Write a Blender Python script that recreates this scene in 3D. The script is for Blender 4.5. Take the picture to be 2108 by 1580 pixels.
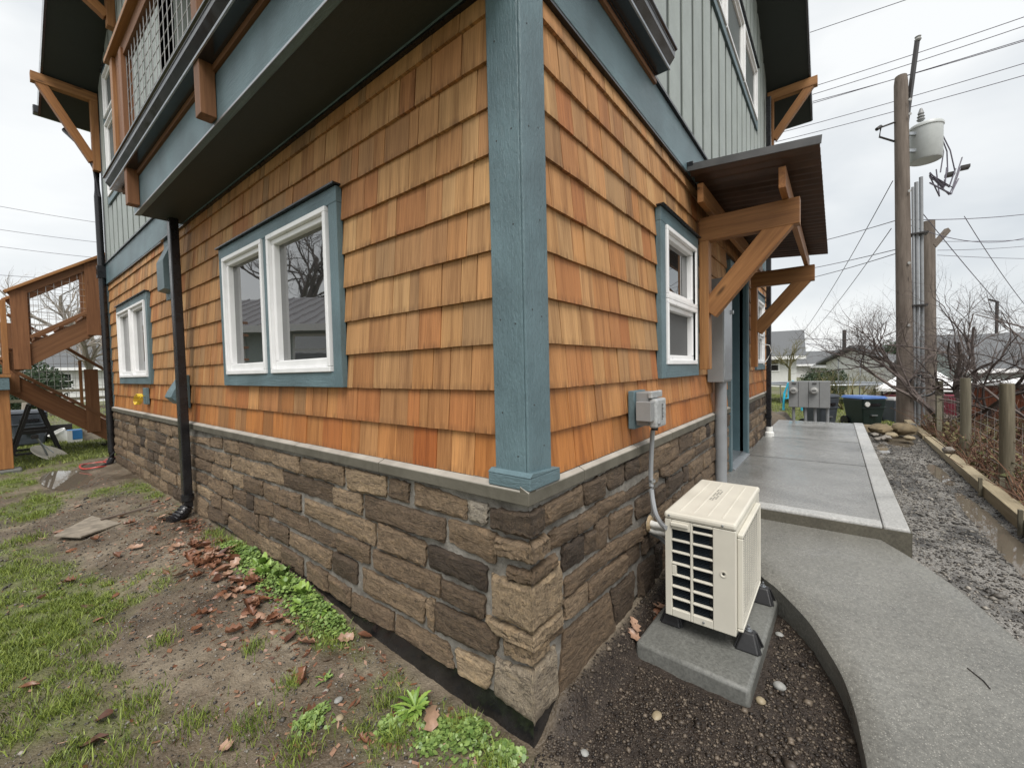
import bpy, bmesh, math, random
import numpy as np
from mathutils import Vector, Matrix
R_ = math.radians
for o in list(bpy.data.objects): bpy.data.objects.remove(o)
scene = bpy.context.scene
col = scene.collection

# ------------------------------------------------------------------ camera
cam_d = bpy.data.cameras.new('camera'); cam_o = bpy.data.objects.new('camera', cam_d); col.objects.link(cam_o)
def camera_axes(yaw, pitch, roll):
    f = Vector((math.cos(pitch)*math.cos(yaw), math.cos(pitch)*math.sin(yaw), math.sin(pitch)))
    r = f.cross(Vector((0, 0, 1))).normalized(); u = r.cross(f)
    return math.cos(roll)*r+math.sin(roll)*u, -math.sin(roll)*r+math.cos(roll)*u, f
CAM = Vector((-1.219, -0.891, 1.4507))
cr, cu, cf = camera_axes(R_(38.131), R_(-1.952), R_(-1.245))
cam_o.matrix_world = Matrix(((cr.x, cu.x, -cf.x, CAM.x), (cr.y, cu.y, -cf.y, CAM.y), (cr.z, cu.z, -cf.z, CAM.z), (0, 0, 0, 1)))
cam_d.sensor_width = 36; cam_d.lens = 36*850.73/2108; cam_d.clip_start = .02; cam_d.clip_end = 2000
scene.camera = cam_o

# ------------------------------------------------------------------ sky, sun, exposure
SUN_EL, SUN_AZ = R_(58), R_(222)          # azimuth of the direction TO the bright part of the overcast, from +x
world = bpy.data.worlds.new('World'); scene.world = world; world.use_nodes = True
nt = world.node_tree; nt.nodes.clear()
wo = nt.nodes.new('ShaderNodeOutputWorld'); bg = nt.nodes.new('ShaderNodeBackground')
sky = nt.nodes.new('ShaderNodeTexSky'); sky.sky_type = 'NISHITA'; sky.sun_disc = False
sky.sun_elevation = SUN_EL; sky.sun_rotation = math.pi/2-SUN_AZ; sky.dust_density = 4; sky.ozone_density = 2
tc = nt.nodes.new('ShaderNodeTexCoord'); mp = nt.nodes.new('ShaderNodeMapping'); mp.inputs['Scale'].default_value = (1, 1, 2.6); mp.inputs['Location'].default_value = (.35, .1, .2)
nz = nt.nodes.new('ShaderNodeTexNoise'); nz.inputs['Scale'].default_value = 1.9; nz.inputs['Detail'].default_value = 5; nz.inputs['Roughness'].default_value = .5; nz.inputs['Distortion'].default_value = .3
rp = nt.nodes.new('ShaderNodeValToRGB'); e = rp.color_ramp.elements
e[0].position = .30; e[0].color = (.68, .72, .75, 1); e[1].position = .58; e[1].color = (.97, .985, .98, 1)
sc = nt.nodes.new('ShaderNodeVectorMath'); sc.operation = 'SCALE'; sc.inputs['Scale'].default_value = .12
mx = nt.nodes.new('ShaderNodeMix'); mx.data_type = 'RGBA'; mx.inputs[0].default_value = .12
L = nt.links.new
L(tc.outputs['Generated'], mp.inputs['Vector']); L(mp.outputs[0], nz.inputs['Vector']); L(nz.outputs['Fac'], rp.inputs[0])
L(sky.outputs[0], sc.inputs[0]); L(rp.outputs[0], mx.inputs[6]); L(sc.outputs[0], mx.inputs[7]); L(mx.outputs[2], bg.inputs[0]); L(bg.outputs[0], wo.inputs[0])
bg.inputs[1].default_value = .45
sun_d = bpy.data.lights.new('sun', 'SUN'); sun_d.energy = 1.5; sun_d.angle = R_(36); sun_d.color = (1, .965, .92)
sun_o = bpy.data.objects.new('sun', sun_d); col.objects.link(sun_o)
sd = Vector((math.cos(SUN_EL)*math.cos(SUN_AZ), math.cos(SUN_EL)*math.sin(SUN_AZ), math.sin(SUN_EL)))
sun_o.rotation_euler = sd.to_track_quat('Z', 'Y').to_euler()
scene.view_settings.view_transform = 'Standard'; scene.view_settings.look = 'None'
scene.view_settings.exposure = 1.3; scene.view_settings.gamma = 1; scene.view_settings.use_curve_mapping = False
scene.render.engine = 'CYCLES'; scene.render.resolution_x = 1024; scene.render.resolution_y = 767
scene.cycles.max_bounces = 5; scene.cycles.diffuse_bounces = 3; scene.cycles.glossy_bounces = 3

# ------------------------------------------------------------------ helpers
rng = random.Random(7)
def tag(o, label=None, cat=None, group=None, kind=None):
    if label: o['label'] = label
    if cat: o['category'] = cat
    if group: o['group'] = group
    if kind: o['kind'] = kind
    return o
def empty(name, loc, label=None, cat=None, group=None):
    o = bpy.data.objects.new(name, None); o.location = loc; o.empty_display_size = .1; col.objects.link(o)
    return tag(o, label, cat, group)
def hook(o, parent):
    if parent is None: return o
    o.parent = parent
    p = parent
    M = Matrix.Identity(4)
    while p: M = p.matrix_basis @ M if p.parent is None else (p.matrix_parent_inverse @ p.matrix_basis) @ M; p = p.parent
    o.matrix_parent_inverse = M.inverted()
    return o
class MB:
    """collects geometry of one mesh; every vertex carries grain coordinates gc and a random number rnd"""
    def __init__(s): s.v = []; s.f = []; s.g = []; s.r = []; s.rnd = rng.random()
    def add(s, vs, fs, gc=None, rnd=None):
        n = len(s.v); s.v += [tuple(v) for v in vs]; s.f += [tuple(i+n for i in f) for f in fs]
        s.g += [tuple(g) for g in (gc if gc is not None else vs)]; s.r += [s.rnd if rnd is None else rnd]*len(vs)
        return s
    def hexa(s, c, g=0, rnd=None):
        """8 corners: 0-3 bottom ccw, 4-7 top"""
        r = s.rnd if rnd is None else rnd
        c = [Vector(k) for k in c]
        ax = [(c[1]-c[0]).normalized(), (c[3]-c[0]).normalized(), (c[4]-c[0]).normalized()]
        ax = ax[g:]+ax[:g]
        off = Vector((r*37.1, r*91.7, r*53.3))
        return s.add(c, [(0, 3, 2, 1), (4, 5, 6, 7), (0, 1, 5, 4), (1, 2, 6, 5), (2, 3, 7, 6), (3, 0, 4, 7)],
                     [(k.dot(ax[0])+off.x, k.dot(ax[1])+off.y, k.dot(ax[2])+off.z) for k in c], r)
    def box(s, x0, x1, y0, y1, z0, z1, g=0, rnd=None):
        return s.hexa([(x0, y0, z0), (x1, y0, z0), (x1, y1, z0), (x0, y1, z0), (x0, y0, z1), (x1, y0, z1), (x1, y1, z1), (x0, y1, z1)], g, rnd)
    def beam(s, p, q, w, h, up=(0, 0, 1), rnd=None):
        p, q, up = Vector(p), Vector(q), Vector(up); d = (q-p).normalized(); a = up.cross(d).normalized()*(w/2); b = d.cross(a).normalized()*(h/2)
        return s.hexa([p-a-b, q-a-b, q+a-b, p+a-b, p-a+b, q-a+b, q+a+b, p+a+b], 0, rnd)
    def tube(s, pts, r, n=8, rnd=None, caps=True):
        pts = [Vector(p) for p in pts]; m = len(pts); rr = r if isinstance(r, (list, tuple)) else [r]*m
        vs = []; gs = []; ref = Vector((0, 0, 1)); L_ = 0; q = s.rnd if rnd is None else rnd
        for i, p in enumerate(pts):
            d = (pts[min(i+1, m-1)]-pts[max(i-1, 0)]).normalized()
            a = d.cross(ref if abs(d.dot(ref)) < .95 else Vector((1, .2, 0))).normalized(); b = d.cross(a)
            if i: L_ += (p-pts[i-1]).length
            for k in range(n):
                t = 2*math.pi*k/n; o = a*math.cos(t)*rr[i]+b*math.sin(t)*rr[i]; vs.append(p+o); gs.append((L_+q*31, o.x+q*7, o.y+o.z+q*13))
        fs = [(i*n+k, i*n+(k+1) % n, (i+1)*n+(k+1) % n, (i+1)*n+k) for i in range(m-1) for k in range(n)]
        if caps: fs += [tuple(range(n))[::-1], tuple((m-1)*n+k for k in range(n))]
        return s.add(vs, fs, gs, rnd)
    def lathe(s, c, prof, n=20, rnd=None, ax=None):
        c = Vector(c); q = Matrix.Identity(3) if ax is None else Vector(ax).to_track_quat('Z', 'Y').to_matrix()
        vs = [c+q@Vector((r*math.cos(2*math.pi*k/n), r*math.sin(2*math.pi*k/n), z)) for r, z in prof for k in range(n)]
        m = len(prof)
        fs = [(i*n+k, i*n+(k+1) % n, (i+1)*n+(k+1) % n, (i+1)*n+k) for i in range(m-1) for k in range(n)]
        if prof[0][0] > 1e-4: fs.append(tuple(range(n))[::-1])
        if prof[-1][0] > 1e-4: fs.append(tuple((m-1)*n+k for k in range(n)))
        return s.add(vs, fs, None, rnd)
    def prism(s, prof, axis, a, b, rnd=None):
        """closed 2-D profile extruded along axis ('x' or 'y' or 'z') from a to b"""
        put = {'x': lambda t, u, v: (t, u, v), 'y': lambda t, u, v: (u, t, v), 'z': lambda t, u, v: (u, v, t)}[axis]
        n = len(prof); vs = [put(t, u, v) for t in (a, b) for u, v in prof]
        q = s.rnd if rnd is None else rnd
        return s.add(vs, [(i, (i+1) % n, n+(i+1) % n, n+i) for i in range(n)]+[tuple(range(n))[::-1], tuple(range(n, 2*n))],
                     [(t+q*31, u+q*7, v) for t in (a, b) for u, v in prof], rnd)
    def mesh(s, name):
        me = bpy.data.meshes.new(name); me.from_pydata(s.v, [], s.f); me.update()
        a = me.attributes.new('gc', 'FLOAT_VECTOR', 'POINT'); a.data.foreach_set('vector', np.array(s.g, dtype=np.float32).ravel())
        a = me.attributes.new('rnd', 'FLOAT', 'POINT'); a.data.foreach_set('value', np.array(s.r, dtype=np.float32))
        bm = bmesh.new(); bm.from_mesh(me); bmesh.ops.recalc_face_normals(bm, faces=bm.faces); bm.to_mesh(me); bm.free()
        return me
    def build(s, name, mat, parent=None, bev=0, smooth=False, **kw):
        me = s.mesh(name); me.materials.append(mat)
        if smooth: me.polygons.foreach_set('use_smooth', [True]*len(me.polygons)); me.set_sharp_from_angle(angle=R_(42))
        o = bpy.data.objects.new(name, me); col.objects.link(o)
        if bev:
            b = o.modifiers.new('bevel', 'BEVEL'); b.width = bev; b.segments = 2; b.limit_method = 'ANGLE'; b.angle_limit = R_(40)
        hook(o, parent)
        if kw: tag(o, **kw)
        return o
def raw(name, vs, fs, mat, parent=None, attrs=None, smooth=False, **kw):
    """big numpy mesh: vs (n,3), fs (m,k)"""
    me = bpy.data.meshes.new(name); vs = np.asarray(vs, np.float32); fs = np.asarray(fs, np.int32); k = fs.shape[1]
    me.vertices.add(len(vs)); me.vertices.foreach_set('co', vs.ravel())
    me.loops.add(fs.size); me.loops.foreach_set('vertex_index', fs.ravel())
    me.polygons.add(len(fs)); me.polygons.foreach_set('loop_start', np.arange(0, fs.size, k, dtype=np.int32))
    if smooth: me.polygons.foreach_set('use_smooth', np.ones(len(fs), bool))
    for nm, a in (attrs or {}).items():
        at = me.attributes.new(nm, 'FLOAT', 'POINT'); at.data.foreach_set('value', np.asarray(a, np.float32))
    me.update(calc_edges=True); me.validate(); me.materials.append(mat)
    o = bpy.data.objects.new(name, me); col.objects.link(o); hook(o, parent)
    if kw: tag(o, **kw)
    return o
def copy_tree(o, parent=None):
    c = o.copy(); col.objects.link(c)
    if parent: c.parent = parent
    for ch in list(o.children): copy_tree(ch, c)
    return c

# ------------------------------------------------------------------ numpy noise
def _h(ix, iy, s):
    n = (ix*374761393+iy*668265263+s*2147483647) & 0xffffffff; n = ((n ^ (n >> 13))*1274126177) & 0xffffffff
    return ((n ^ (n >> 16)) & 0xffff)/65535.
def vnoise(x, y, s=0):
    x = np.asarray(x, float); y = np.asarray(y, float); ix = np.floor(x).astype(np.int64); iy = np.floor(y).astype(np.int64); fx = x-ix; fy = y-iy
    fx = fx*fx*(3-2*fx); fy = fy*fy*(3-2*fy)
    return (_h(ix, iy, s)*(1-fx)+_h(ix+1, iy, s)*fx)*(1-fy)+(_h(ix, iy+1, s)*(1-fx)+_h(ix+1, iy+1, s)*fx)*fy
def fbm(x, y, s=0, o=4):
    t = 0; a = .5
    for i in range(o): t = t+a*vnoise(x*2**i+i*17.3, y*2**i-i*9.1, s+i); a *= .5
    return t/(1-.5**o)
def sm(a, b, x): t = np.clip((np.asarray(x, float)-a)/(b-a), 0, 1); return t*t*(3-2*t)

# ------------------------------------------------------------------ materials
class NT:
    def __init__(s, name):
        s.m = bpy.data.materials.new(name); s.m.use_nodes = True; s.t = s.m.node_tree; s.t.nodes.clear()
        s.out = s.t.nodes.new('ShaderNodeOutputMaterial'); s.b = s.t.nodes.new('ShaderNodeBsdfPrincipled'); s.t.links.new(s.b.outputs[0], s.out.inputs[0])
    def n(s, ty, ins=None, **pr):
        k = s.t.nodes.new('ShaderNode'+ty)
        for a, v in pr.items(): setattr(k, a, v)
        for a, v in (ins or {}).items(): s.set(k.inputs[a], v)
        return k
    def set(s, sock, v):
        if isinstance(v, bpy.types.NodeSocket): s.t.links.new(v, sock)
        else: sock.default_value = v
    def attr(s, nm): return s.n('Attribute', attribute_name=nm)
    def gc(s, scale=(1, 1, 1)): return s.n('Mapping', {0: s.attr('gc').outputs['Vector'], 'Scale': scale}).outputs[0]
    def pos(s, scale=(1, 1, 1)): return s.n('Mapping', {0: s.n('NewGeometry').outputs['Position'], 'Scale': scale}).outputs[0]
    def noise(s, vec, scale=5, detail=3, rough=.55, dist=0): return s.n('TexNoise', {'Vector': vec, 'Scale': scale, 'Detail': detail, 'Roughness': rough, 'Distortion': dist}).outputs['Fac']
    def ramp(s, fac, stops, interp='LINEAR'):
        k = s.n('ValToRGB', {0: fac}); k.color_ramp.interpolation = interp; el = k.color_ramp.elements
        while len(el) < len(stops): el.new(.5)
        for e_, (p, c) in zip(el, stops): e_.position = p; e_.color = (c, c, c, 1) if isinstance(c, (int, float)) else tuple(c)+(1,)
        return k.outputs[0]
    def mix(s, f, a, b, mode='MIX'):
        k = s.n('Mix', data_type='RGBA', blend_type=mode)
        s.set(k.inputs[0], f); s.set(k.inputs[6], a if isinstance(a, bpy.types.NodeSocket) else tuple(a)+(1,)); s.set(k.inputs[7], b if isinstance(b, bpy.types.NodeSocket) else tuple(b)+(1,))
        return k.outputs[2]
    def math(s, op, a, b=0.): return s.n('Math', {0: a, 1: b}, operation=op).outputs[0]
    def bump(s, h, st=.3, d=.01): s.set(s.b.inputs['Normal'], s.n('Bump', {'Height': h, 'Strength': st, 'Distance': d}).outputs[0])
    def fin(s, color=None, rough=None, spec=None, metal=None):
        if color is not None: s.set(s.b.inputs['Base Color'], color if isinstance(color, bpy.types.NodeSocket) else tuple(color)+(1,))
        if rough is not None: s.set(s.b.inputs['Roughness'], rough)
        if spec is not None: s.set(s.b.inputs['Specular IOR Level'], spec)
        if metal is not None: s.b.inputs['Metallic'].default_value = metal
        return s.m
MAT = {}
def flat(name, c, rough=.6, metal=0, spec=.5, var=.12, sc=9, bump=0., bs=60):
    k = NT(name); v = k.pos(); nz_ = k.noise(v, sc, 4)
    lo = tuple(x*(1-var) for x in c); hi = tuple(min(1, x*(1+var)) for x in c)
    co = k.ramp(nz_, [(.3, lo), (.7, hi)])
    if bump: k.bump(k.noise(v, bs, 4), bump, .004)
    MAT[name] = k.fin(co, k.ramp(nz_, [(.3, max(0, rough-.08)), (.7, min(1, rough+.08))]), spec, metal); return MAT[name]
def wood(name, dark, light, rough=.6, grain=26, bump=.15, knots=True):
    k = NT(name); v = k.gc((1.3, grain, grain)); g1 = k.noise(v, 1.0, 5, .6, .6); g2 = k.noise(k.gc((5, 170, 170)), 1, 2, .6)
    co = k.ramp(g1, [(.28, dark), (.72, light)])
    co = k.mix(.28, co, k.ramp(g2, [(.3, (.25, .2, .16)), (.65, (1, 1, 1))]), 'MULTIPLY')
    r = k.attr('rnd').outputs['Fac']; co = k.mix(.55, co, k.ramp(r, [(0, (.72, .68, .62)), (.5, (1, 1, 1)), (1, (1.0, .86, .74))]), 'MULTIPLY')
    if knots:
        vo = k.n('TexVoronoi', {'Vector': k.gc((1.6, 6, 6)), 'Scale': 1.2}).outputs['Distance']; co = k.mix(k.ramp(vo, [(.05, .85), (.13, 0)]), co, tuple(x*.28 for x in dark))
    k.bump(k.math('ADD', g1, k.math('MULTIPLY', g2, .6)), bump, .004)
    MAT[name] = k.fin(co, rough, .35); return MAT[name]
# cedar shingles
k = NT('cedar_shingle'); r = k.attr('rnd').outputs['Fac']
base = k.ramp(r, [(0, (.40, .215, .088)), (.10, (.51, .295, .13)), (.22, (.44, .235, .10)), (.34, (.31, .185, .092)), (.46, (.55, .335, .155)), (.56, (.42, .21, .085)), (.66, (.49, .275, .12)), (.76, (.35, .22, .112)), (.86, (.46, .235, .10)), (.95, (.37, .155, .06)), (1, (.53, .31, .14))])
g1 = k.noise(k.gc((1.2, 17, 5)), 1.0, 5, .65, .5); g2 = k.noise(k.gc((3.0, 230, 20)), 1, 3, .65); g3 = k.noise(k.gc((.6, 9, 3)), 1, 2, .5)
co = k.mix(.6, base, k.ramp(g1, [(.32, (.42, .34, .28)), (.52, (1, 1, 1)), (.72, (1.22, 1.16, 1.08))]), 'MULTIPLY')
co = k.mix(.55, co, k.ramp(g2, [(.32, (.45, .36, .30)), (.58, (1.06, 1.04, 1.02))]), 'MULTIPLY')
co = k.mix(k.ramp(g3, [(.54, 0.), (.74, .34)]), co, (.27, .14, .06))
wet = k.attr('wet').outputs['Fac']; co = k.mix(wet, co, k.mix(1., co, (.95, .68, .46), 'MULTIPLY'))
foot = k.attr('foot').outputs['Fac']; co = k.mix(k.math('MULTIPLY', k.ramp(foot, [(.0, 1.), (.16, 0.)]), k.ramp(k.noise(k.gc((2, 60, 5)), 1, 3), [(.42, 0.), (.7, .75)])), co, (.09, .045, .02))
k.bump(k.math('ADD', k.math('MULTIPLY', g1, .6), g2), .5, .0045)
MAT['cedar'] = k.fin(co, k.mix(wet, (.72,)*3, (.5,)*3), .3)
# ledgestone
k = NT('veneer_stone'); r = k.attr('rnd').outputs['Fac']
base = k.ramp(r, [(0, (.06, .045, .034)), (.2, (.105, .076, .052)), (.4, (.18, .128, .083)), (.6, (.255, .186, .12)), (.8, (.32, .238, .152)), (.9, (.36, .275, .18)), (1, (.33, .30, .25))])
v = k.gc((1, 1, 1)); n1 = k.noise(k.gc((5, 19, 19)), 1.6, 6, .68, .9); n2 = k.noise(v, 52, 6, .75); n3 = k.noise(k.gc((4, 30, 30)), 1.2, 3, .5, 1.2)
co = k.mix(.85, base, k.ramp(n1, [(.28, (.48, .44, .42)), (.5, (1, 1, 1)), (.74, (1.45, 1.36, 1.22))]), 'MULTIPLY')
co = k.mix(.8, co, k.ramp(n2, [(.3, (.45, .43, .42)), (.55, (1, 1, 1)), (.75, (1.5, 1.45, 1.4))]), 'MULTIPLY')
co = k.mix(k.ramp(n3, [(.585, 0.), (.61, .8), (.645, 0.)]), co, (.035, .026, .02))
k.bump(k.math('ADD', k.math('MULTIPLY', n1, 1.2), k.math('MULTIPLY', n2, .8)), 1.0, .02)
MAT['stone'] = k.fin(co, .72, .35)
k = NT('mortar'); v = k.pos(); a = k.noise(v, 9, 4); b = k.noise(v, 110, 4, .7)
k.bump(k.math('ADD', a, k.math('MULTIPLY', b, .5)), .8, .012)
MAT['mortar'] = k.fin(k.mix(.6, k.ramp(a, [(.3, (.12, .11, .095)), (.7, (.32, .30, .265))]), k.ramp(b, [(.3, (.6, .6, .6)), (.65, (1.1, 1.1, 1.1))]), 'MULTIPLY'), .9, .2)
k = NT('cap_concrete'); v = k.pos(); a = k.noise(v, 6, 5, .6, .6); b = k.noise(v, 130, 3)
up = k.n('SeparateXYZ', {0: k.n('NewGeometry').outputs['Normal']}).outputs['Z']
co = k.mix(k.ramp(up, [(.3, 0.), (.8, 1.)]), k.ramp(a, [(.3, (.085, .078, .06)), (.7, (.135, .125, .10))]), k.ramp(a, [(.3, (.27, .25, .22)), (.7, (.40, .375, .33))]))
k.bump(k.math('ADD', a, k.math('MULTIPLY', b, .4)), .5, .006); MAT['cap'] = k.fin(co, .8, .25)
# painted rough-sawn boards
def paint(name, c, rough=.5, tex=1., streak=.12):
    k = NT(name); g1 = k.noise(k.gc((6, 70, 70)), 1, 4, .65, .4); g2 = k.noise(k.gc((38, 120, 120)), 1, 3, .7, .8); a = k.noise(k.pos(), 3, 4)
    co = k.ramp(a, [(.3, tuple(x*(1-streak) for x in c)), (.7, tuple(x*(1+streak) for x in c))])
    co = k.mix(.35, co, k.ramp(g2, [(.25, (.6, .6, .6)), (.6, (1.06, 1.06, 1.06))]), 'MULTIPLY')
    k.bump(k.math('ADD', g1, g2), .55*tex, .004); MAT[name] = k.fin(co, rough, .45); return MAT[name]
paint('blue', (.11, .168, .188), .40, 1.7, .24); paint('batten', (.31, .345, .325), .5, .5); paint('recess_shade', (.06, .072, .065), .5, .5); paint('soffit', (.03, .037, .035), .65, .3, .06); paint('jamb', (.065, .11, .125), .5, .3)  # panel behind the battens is darkened to stand in for shade in the gaps
wood('timber', (.24, .108, .04), (.43, .215, .082), .5); wood('redwood', (.15, .068, .03), (.27, .13, .06), .55); wood('pale_lumber', (.30, .25, .165), (.45, .39, .27), .7)
wood('grey_post', (.10, .092, .066), (.21, .195, .145), .85, 20, .6); wood('pole_wood', (.10, .082, .068), (.20, .17, .145), .85, 14, .6); wood('fence_red', (.12, .038, .02), (.22, .072, .035), .8, 14, .3)
flat('white', (.80, .80, .80), .35, var=.04); flat('black', (.012, .012, .014), .28, var=.2); flat('gutter', (.022, .023, .026), .16, spec=.9, var=.05); flat('black_rubber', (.014, .014, .015), .5, var=.25, bump=.2)
flat('galv', (.42, .44, .46), .38, .85, var=.15, sc=14); flat('box_grey', (.23, .235, .235), .45, var=.06); flat('lead_grey', (.33, .34, .34), .4, var=.25, sc=40, bump=.35, bs=90); flat('conduit', (.24, .25, .26), .45, var=.08)
flat('pump', (.58, .555, .48), .42, var=.06, sc=5); flat('pump_dark', (.006, .009, .013), .35); flat('coil', (.02, .03, .042), .4, .5); flat('white_pvc', (.75, .75, .72), .35, var=.05)
flat('membrane', (.013, .013, .014), .22, spec=.6, var=.4, sc=12, bump=.5, bs=14); flat('rust_tin', (.075, .042, .028), .45, .2, var=.3, sc=5); flat('tin_top', (.10, .10, .10), .4, .4)
flat('pebble', (.20, .18, .155), .6, var=.4, sc=30, bump=.3); flat('bin_blue', (.07, .16, .42), .45); flat('bin_green', (.01, .022, .02), .45); flat('bin_grey', (.055, .065, .08), .45); flat('lid_grey', (.30, .30, .29), .5)
flat('cyan', (.03, .42, .60), .4); flat('maroon', (.13, .012, .028), .5); flat('tarp', (.78, .78, .78), .6, var=.08); flat('wire', (.10, .09, .12), .5); flat('mesh_wire', (.42, .41, .40), .4, .6)
flat('hose', (.42, .06, .05), .4); flat('yellow', (.75, .55, .03), .5); flat('dish', (.62, .58, .48), .5, var=.1); flat('carton_blue', (.03, .16, .38), .6, var=.1); flat('plywood', (.22, .19, .15), .8, var=.35, sc=14); flat('dark_steel', (.03, .027, .026), .5, var=.3)
flat('roof_grey', (.11, .115, .12), .85, var=.25, sc=40); flat('siding_white', (.68, .68, .66), .6, var=.05); flat('siding_green', (.38, .44, .43), .6, var=.06); flat('roof_red', (.12, .06, .05), .8, var=.2); flat('metal_roof', (.28, .27, .28), .35, .6, var=.06)
flat('cover_label', (.06, .06, .06), .7); flat('print_grey', (.27, .26, .23), .6); flat('transformer', (.44, .46, .45), .4, var=.05); flat('purple_cable', (.12, .11, .14), .5); flat('brick_tan', (.40, .30, .18), .7)
k = NT('pane'); a = k.noise(k.pos((1, 1, 1)), 2.2, 2); k.b.inputs['IOR'].default_value = 3.3; k.bump(a, .012, .05)
MAT['pane'] = k.fin((.02, .022, .022), .015, .5)
k = NT('insect_screen'); MAT['screen'] = k.fin(k.ramp(k.noise(k.pos(), 300, 2), [(.4, (.05, .052, .052)), (.6, (.11, .112, .11))]), .55, .3)
# concretes
def concrete(name, c, rough, speck, agg=0., wetn=0.):
    k = NT(name); v = k.pos(); a = k.noise(v, 1.3, 5, .6, .5); b = k.noise(v, 60, 4, .7); w = k.n('TexVoronoi', {'Vector': v, 'Scale': speck}); 
    co = k.ramp(a, [(.3, tuple(x*.68 for x in c)), (.7, tuple(x*1.2 for x in c))]); co = k.mix(.75, co, k.ramp(b, [(.3, (.55, .55, .55)), (.7, (1.3, 1.3, 1.3))]), 'MULTIPLY')
    if agg:
        sv = k.n('SeparateColor', {0: w.outputs['Color']}).outputs[0]; co = k.mix(k.math('MULTIPLY', k.ramp(sv, [(.5, 0.), (.62, agg)]), k.ramp(w.outputs['Distance'], [(.25, 1.), (.5, 0.)])), co, k.ramp(k.n('SeparateColor', {0: w.outputs['Color']}).outputs[1], [(0, (.07, .065, .06)), (.5, (.34, .32, .28)), (1, (.62, .60, .54))]))
    k.bump(k.math('ADD', k.math('MULTIPLY', b, .6), k.math('MULTIPLY', w.outputs['Distance'], .5 if agg else .1)), .35, .004)
    rr = k.ramp(k.noise(v, 2.1, 4, .6, .4), [(.35, max(.05, rough-wetn)), (.65, rough)])
    MAT[name] = k.fin(co, rr, .5); return MAT[name]
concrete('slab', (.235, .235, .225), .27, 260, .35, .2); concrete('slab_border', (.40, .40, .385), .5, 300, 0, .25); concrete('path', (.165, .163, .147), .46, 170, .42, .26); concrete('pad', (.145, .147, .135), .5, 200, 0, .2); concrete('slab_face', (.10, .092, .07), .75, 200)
MAT['leaf_green'] = None
def leafm(name, lo, hi, rough=.45, mid=None):
    k = NT(name); r = k.attr('rnd').outputs['Fac']; a = k.noise(k.pos(), 60, 3)
    co = k.mix(.5, k.ramp(r, [(0, lo), (1, hi)] if mid is None else [(0, lo), (.45, mid), (1, hi)]), k.ramp(a, [(.3, (.65, .65, .65)), (.7, (1.25, 1.25, 1.2))]), 'MULTIPLY'); k.bump(a, .2, .003)
    MAT[name] = k.fin(co, rough, .45); return MAT[name]
leafm('leaf_green', (.10, .19, .03), (.25, .36, .075)); leafm('clover', (.085, .15, .035), (.22, .31, .085)); leafm('grass', (.065, .105, .018), (.26, .32, .058), .55); leafm('lawn', (.09, .13, .025), (.27, .30, .07), .6)
leafm('dead_leaf', (.075, .032, .02), (.34, .215, .15), .38, (.20, .088, .048)); leafm('evergreen', (.012, .028, .012), (.05, .085, .035), .6); leafm('twig', (.055, .042, .038), (.15, .12, .11), .85); leafm('bramble', (.06, .03, .022), (.22, .12, .075), .8); leafm('pale_twig', (.22, .19, .16), (.38, .34, .30), .85); leafm('olive', (.07, .075, .025), (.20, .17, .08), .8); leafm('gravel_bits', (.03, .027, .025), (.30, .275, .24), .5); leafm('soil_bits', (.012, .008, .006), (.15, .118, .088), .5)
# ------------------------------------------------------------------ terrain
def puddle_dip(x, y):
    d = 0
    for (px, py, rx, ry, dp) in PUDDLES: d = d+dp*np.exp(-(((x-px)/rx)**2+((y-py)/ry)**2)**1.5)
    return d
# centre, radii, depth of each wet hollow and its water level
PUDDLES = [(-.5, 7.35, .26, .8, .045), (3.9, -1.88, 1.3, .10, .05), (5.9, -1.86, .6, .09, .05), (8.2, -1.70, .75, .22, .06), (2.6, -1.95, .7, .14, .045), (7.2, -1.45, .5, .08, .03)]
def gbase(x, y):
    x = np.asarray(x, float); y = np.asarray(y, float)
    near = sm(-1.0, -.15, x)
    zl = .03+.115*sm(.7, 2.1, y)*near+(.02*sm(.5, 3, y)+.05*sm(2, 8, y))*(1-near)
    zr = .02+.12*sm(-.15, -.02, y)*sm(.0, .22, x)+.095*sm(.6, 2.6, x)*sm(-1.0, -1.3, y)+.05*sm(4, 9, x)*sm(-1.0, -1.3, y)
    left = sm(-.12, .12, y-x)               # which side of the corner's diagonal
    z = zl*left+zr*(1-left)
    far = sm(9.4, 10.8, x)
    z = z*(1-far)-.14*far
    z = z-1.5*sm(14, 28, x)*sm(-1, -6, y)+.25*sm(18, 34, x)*sm(0, 6, y)
    z = z+.02*sm(12, 20, y)-.6*sm(20, 60, y)
    return z
def gz(x, y):
    x = np.asarray(x, float); y = np.asarray(y, float)
    amp = 1-.6*sm(3, 12, np.hypot(x, y))
    bed = sm(-.02, .1, x)*sm(-.02, -.1, y)
    n = (fbm(x*2.1, y*2.1, 3)-.5)*.035*(1-.6*bed)+(fbm(x*9, y*9, 11)-.5)*.022*(1-.45*bed)+(fbm(x*34, y*34, 21, 3)-.5)*.011
    return gbase(x, y)+n*amp-puddle_dip(x, y)
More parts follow.
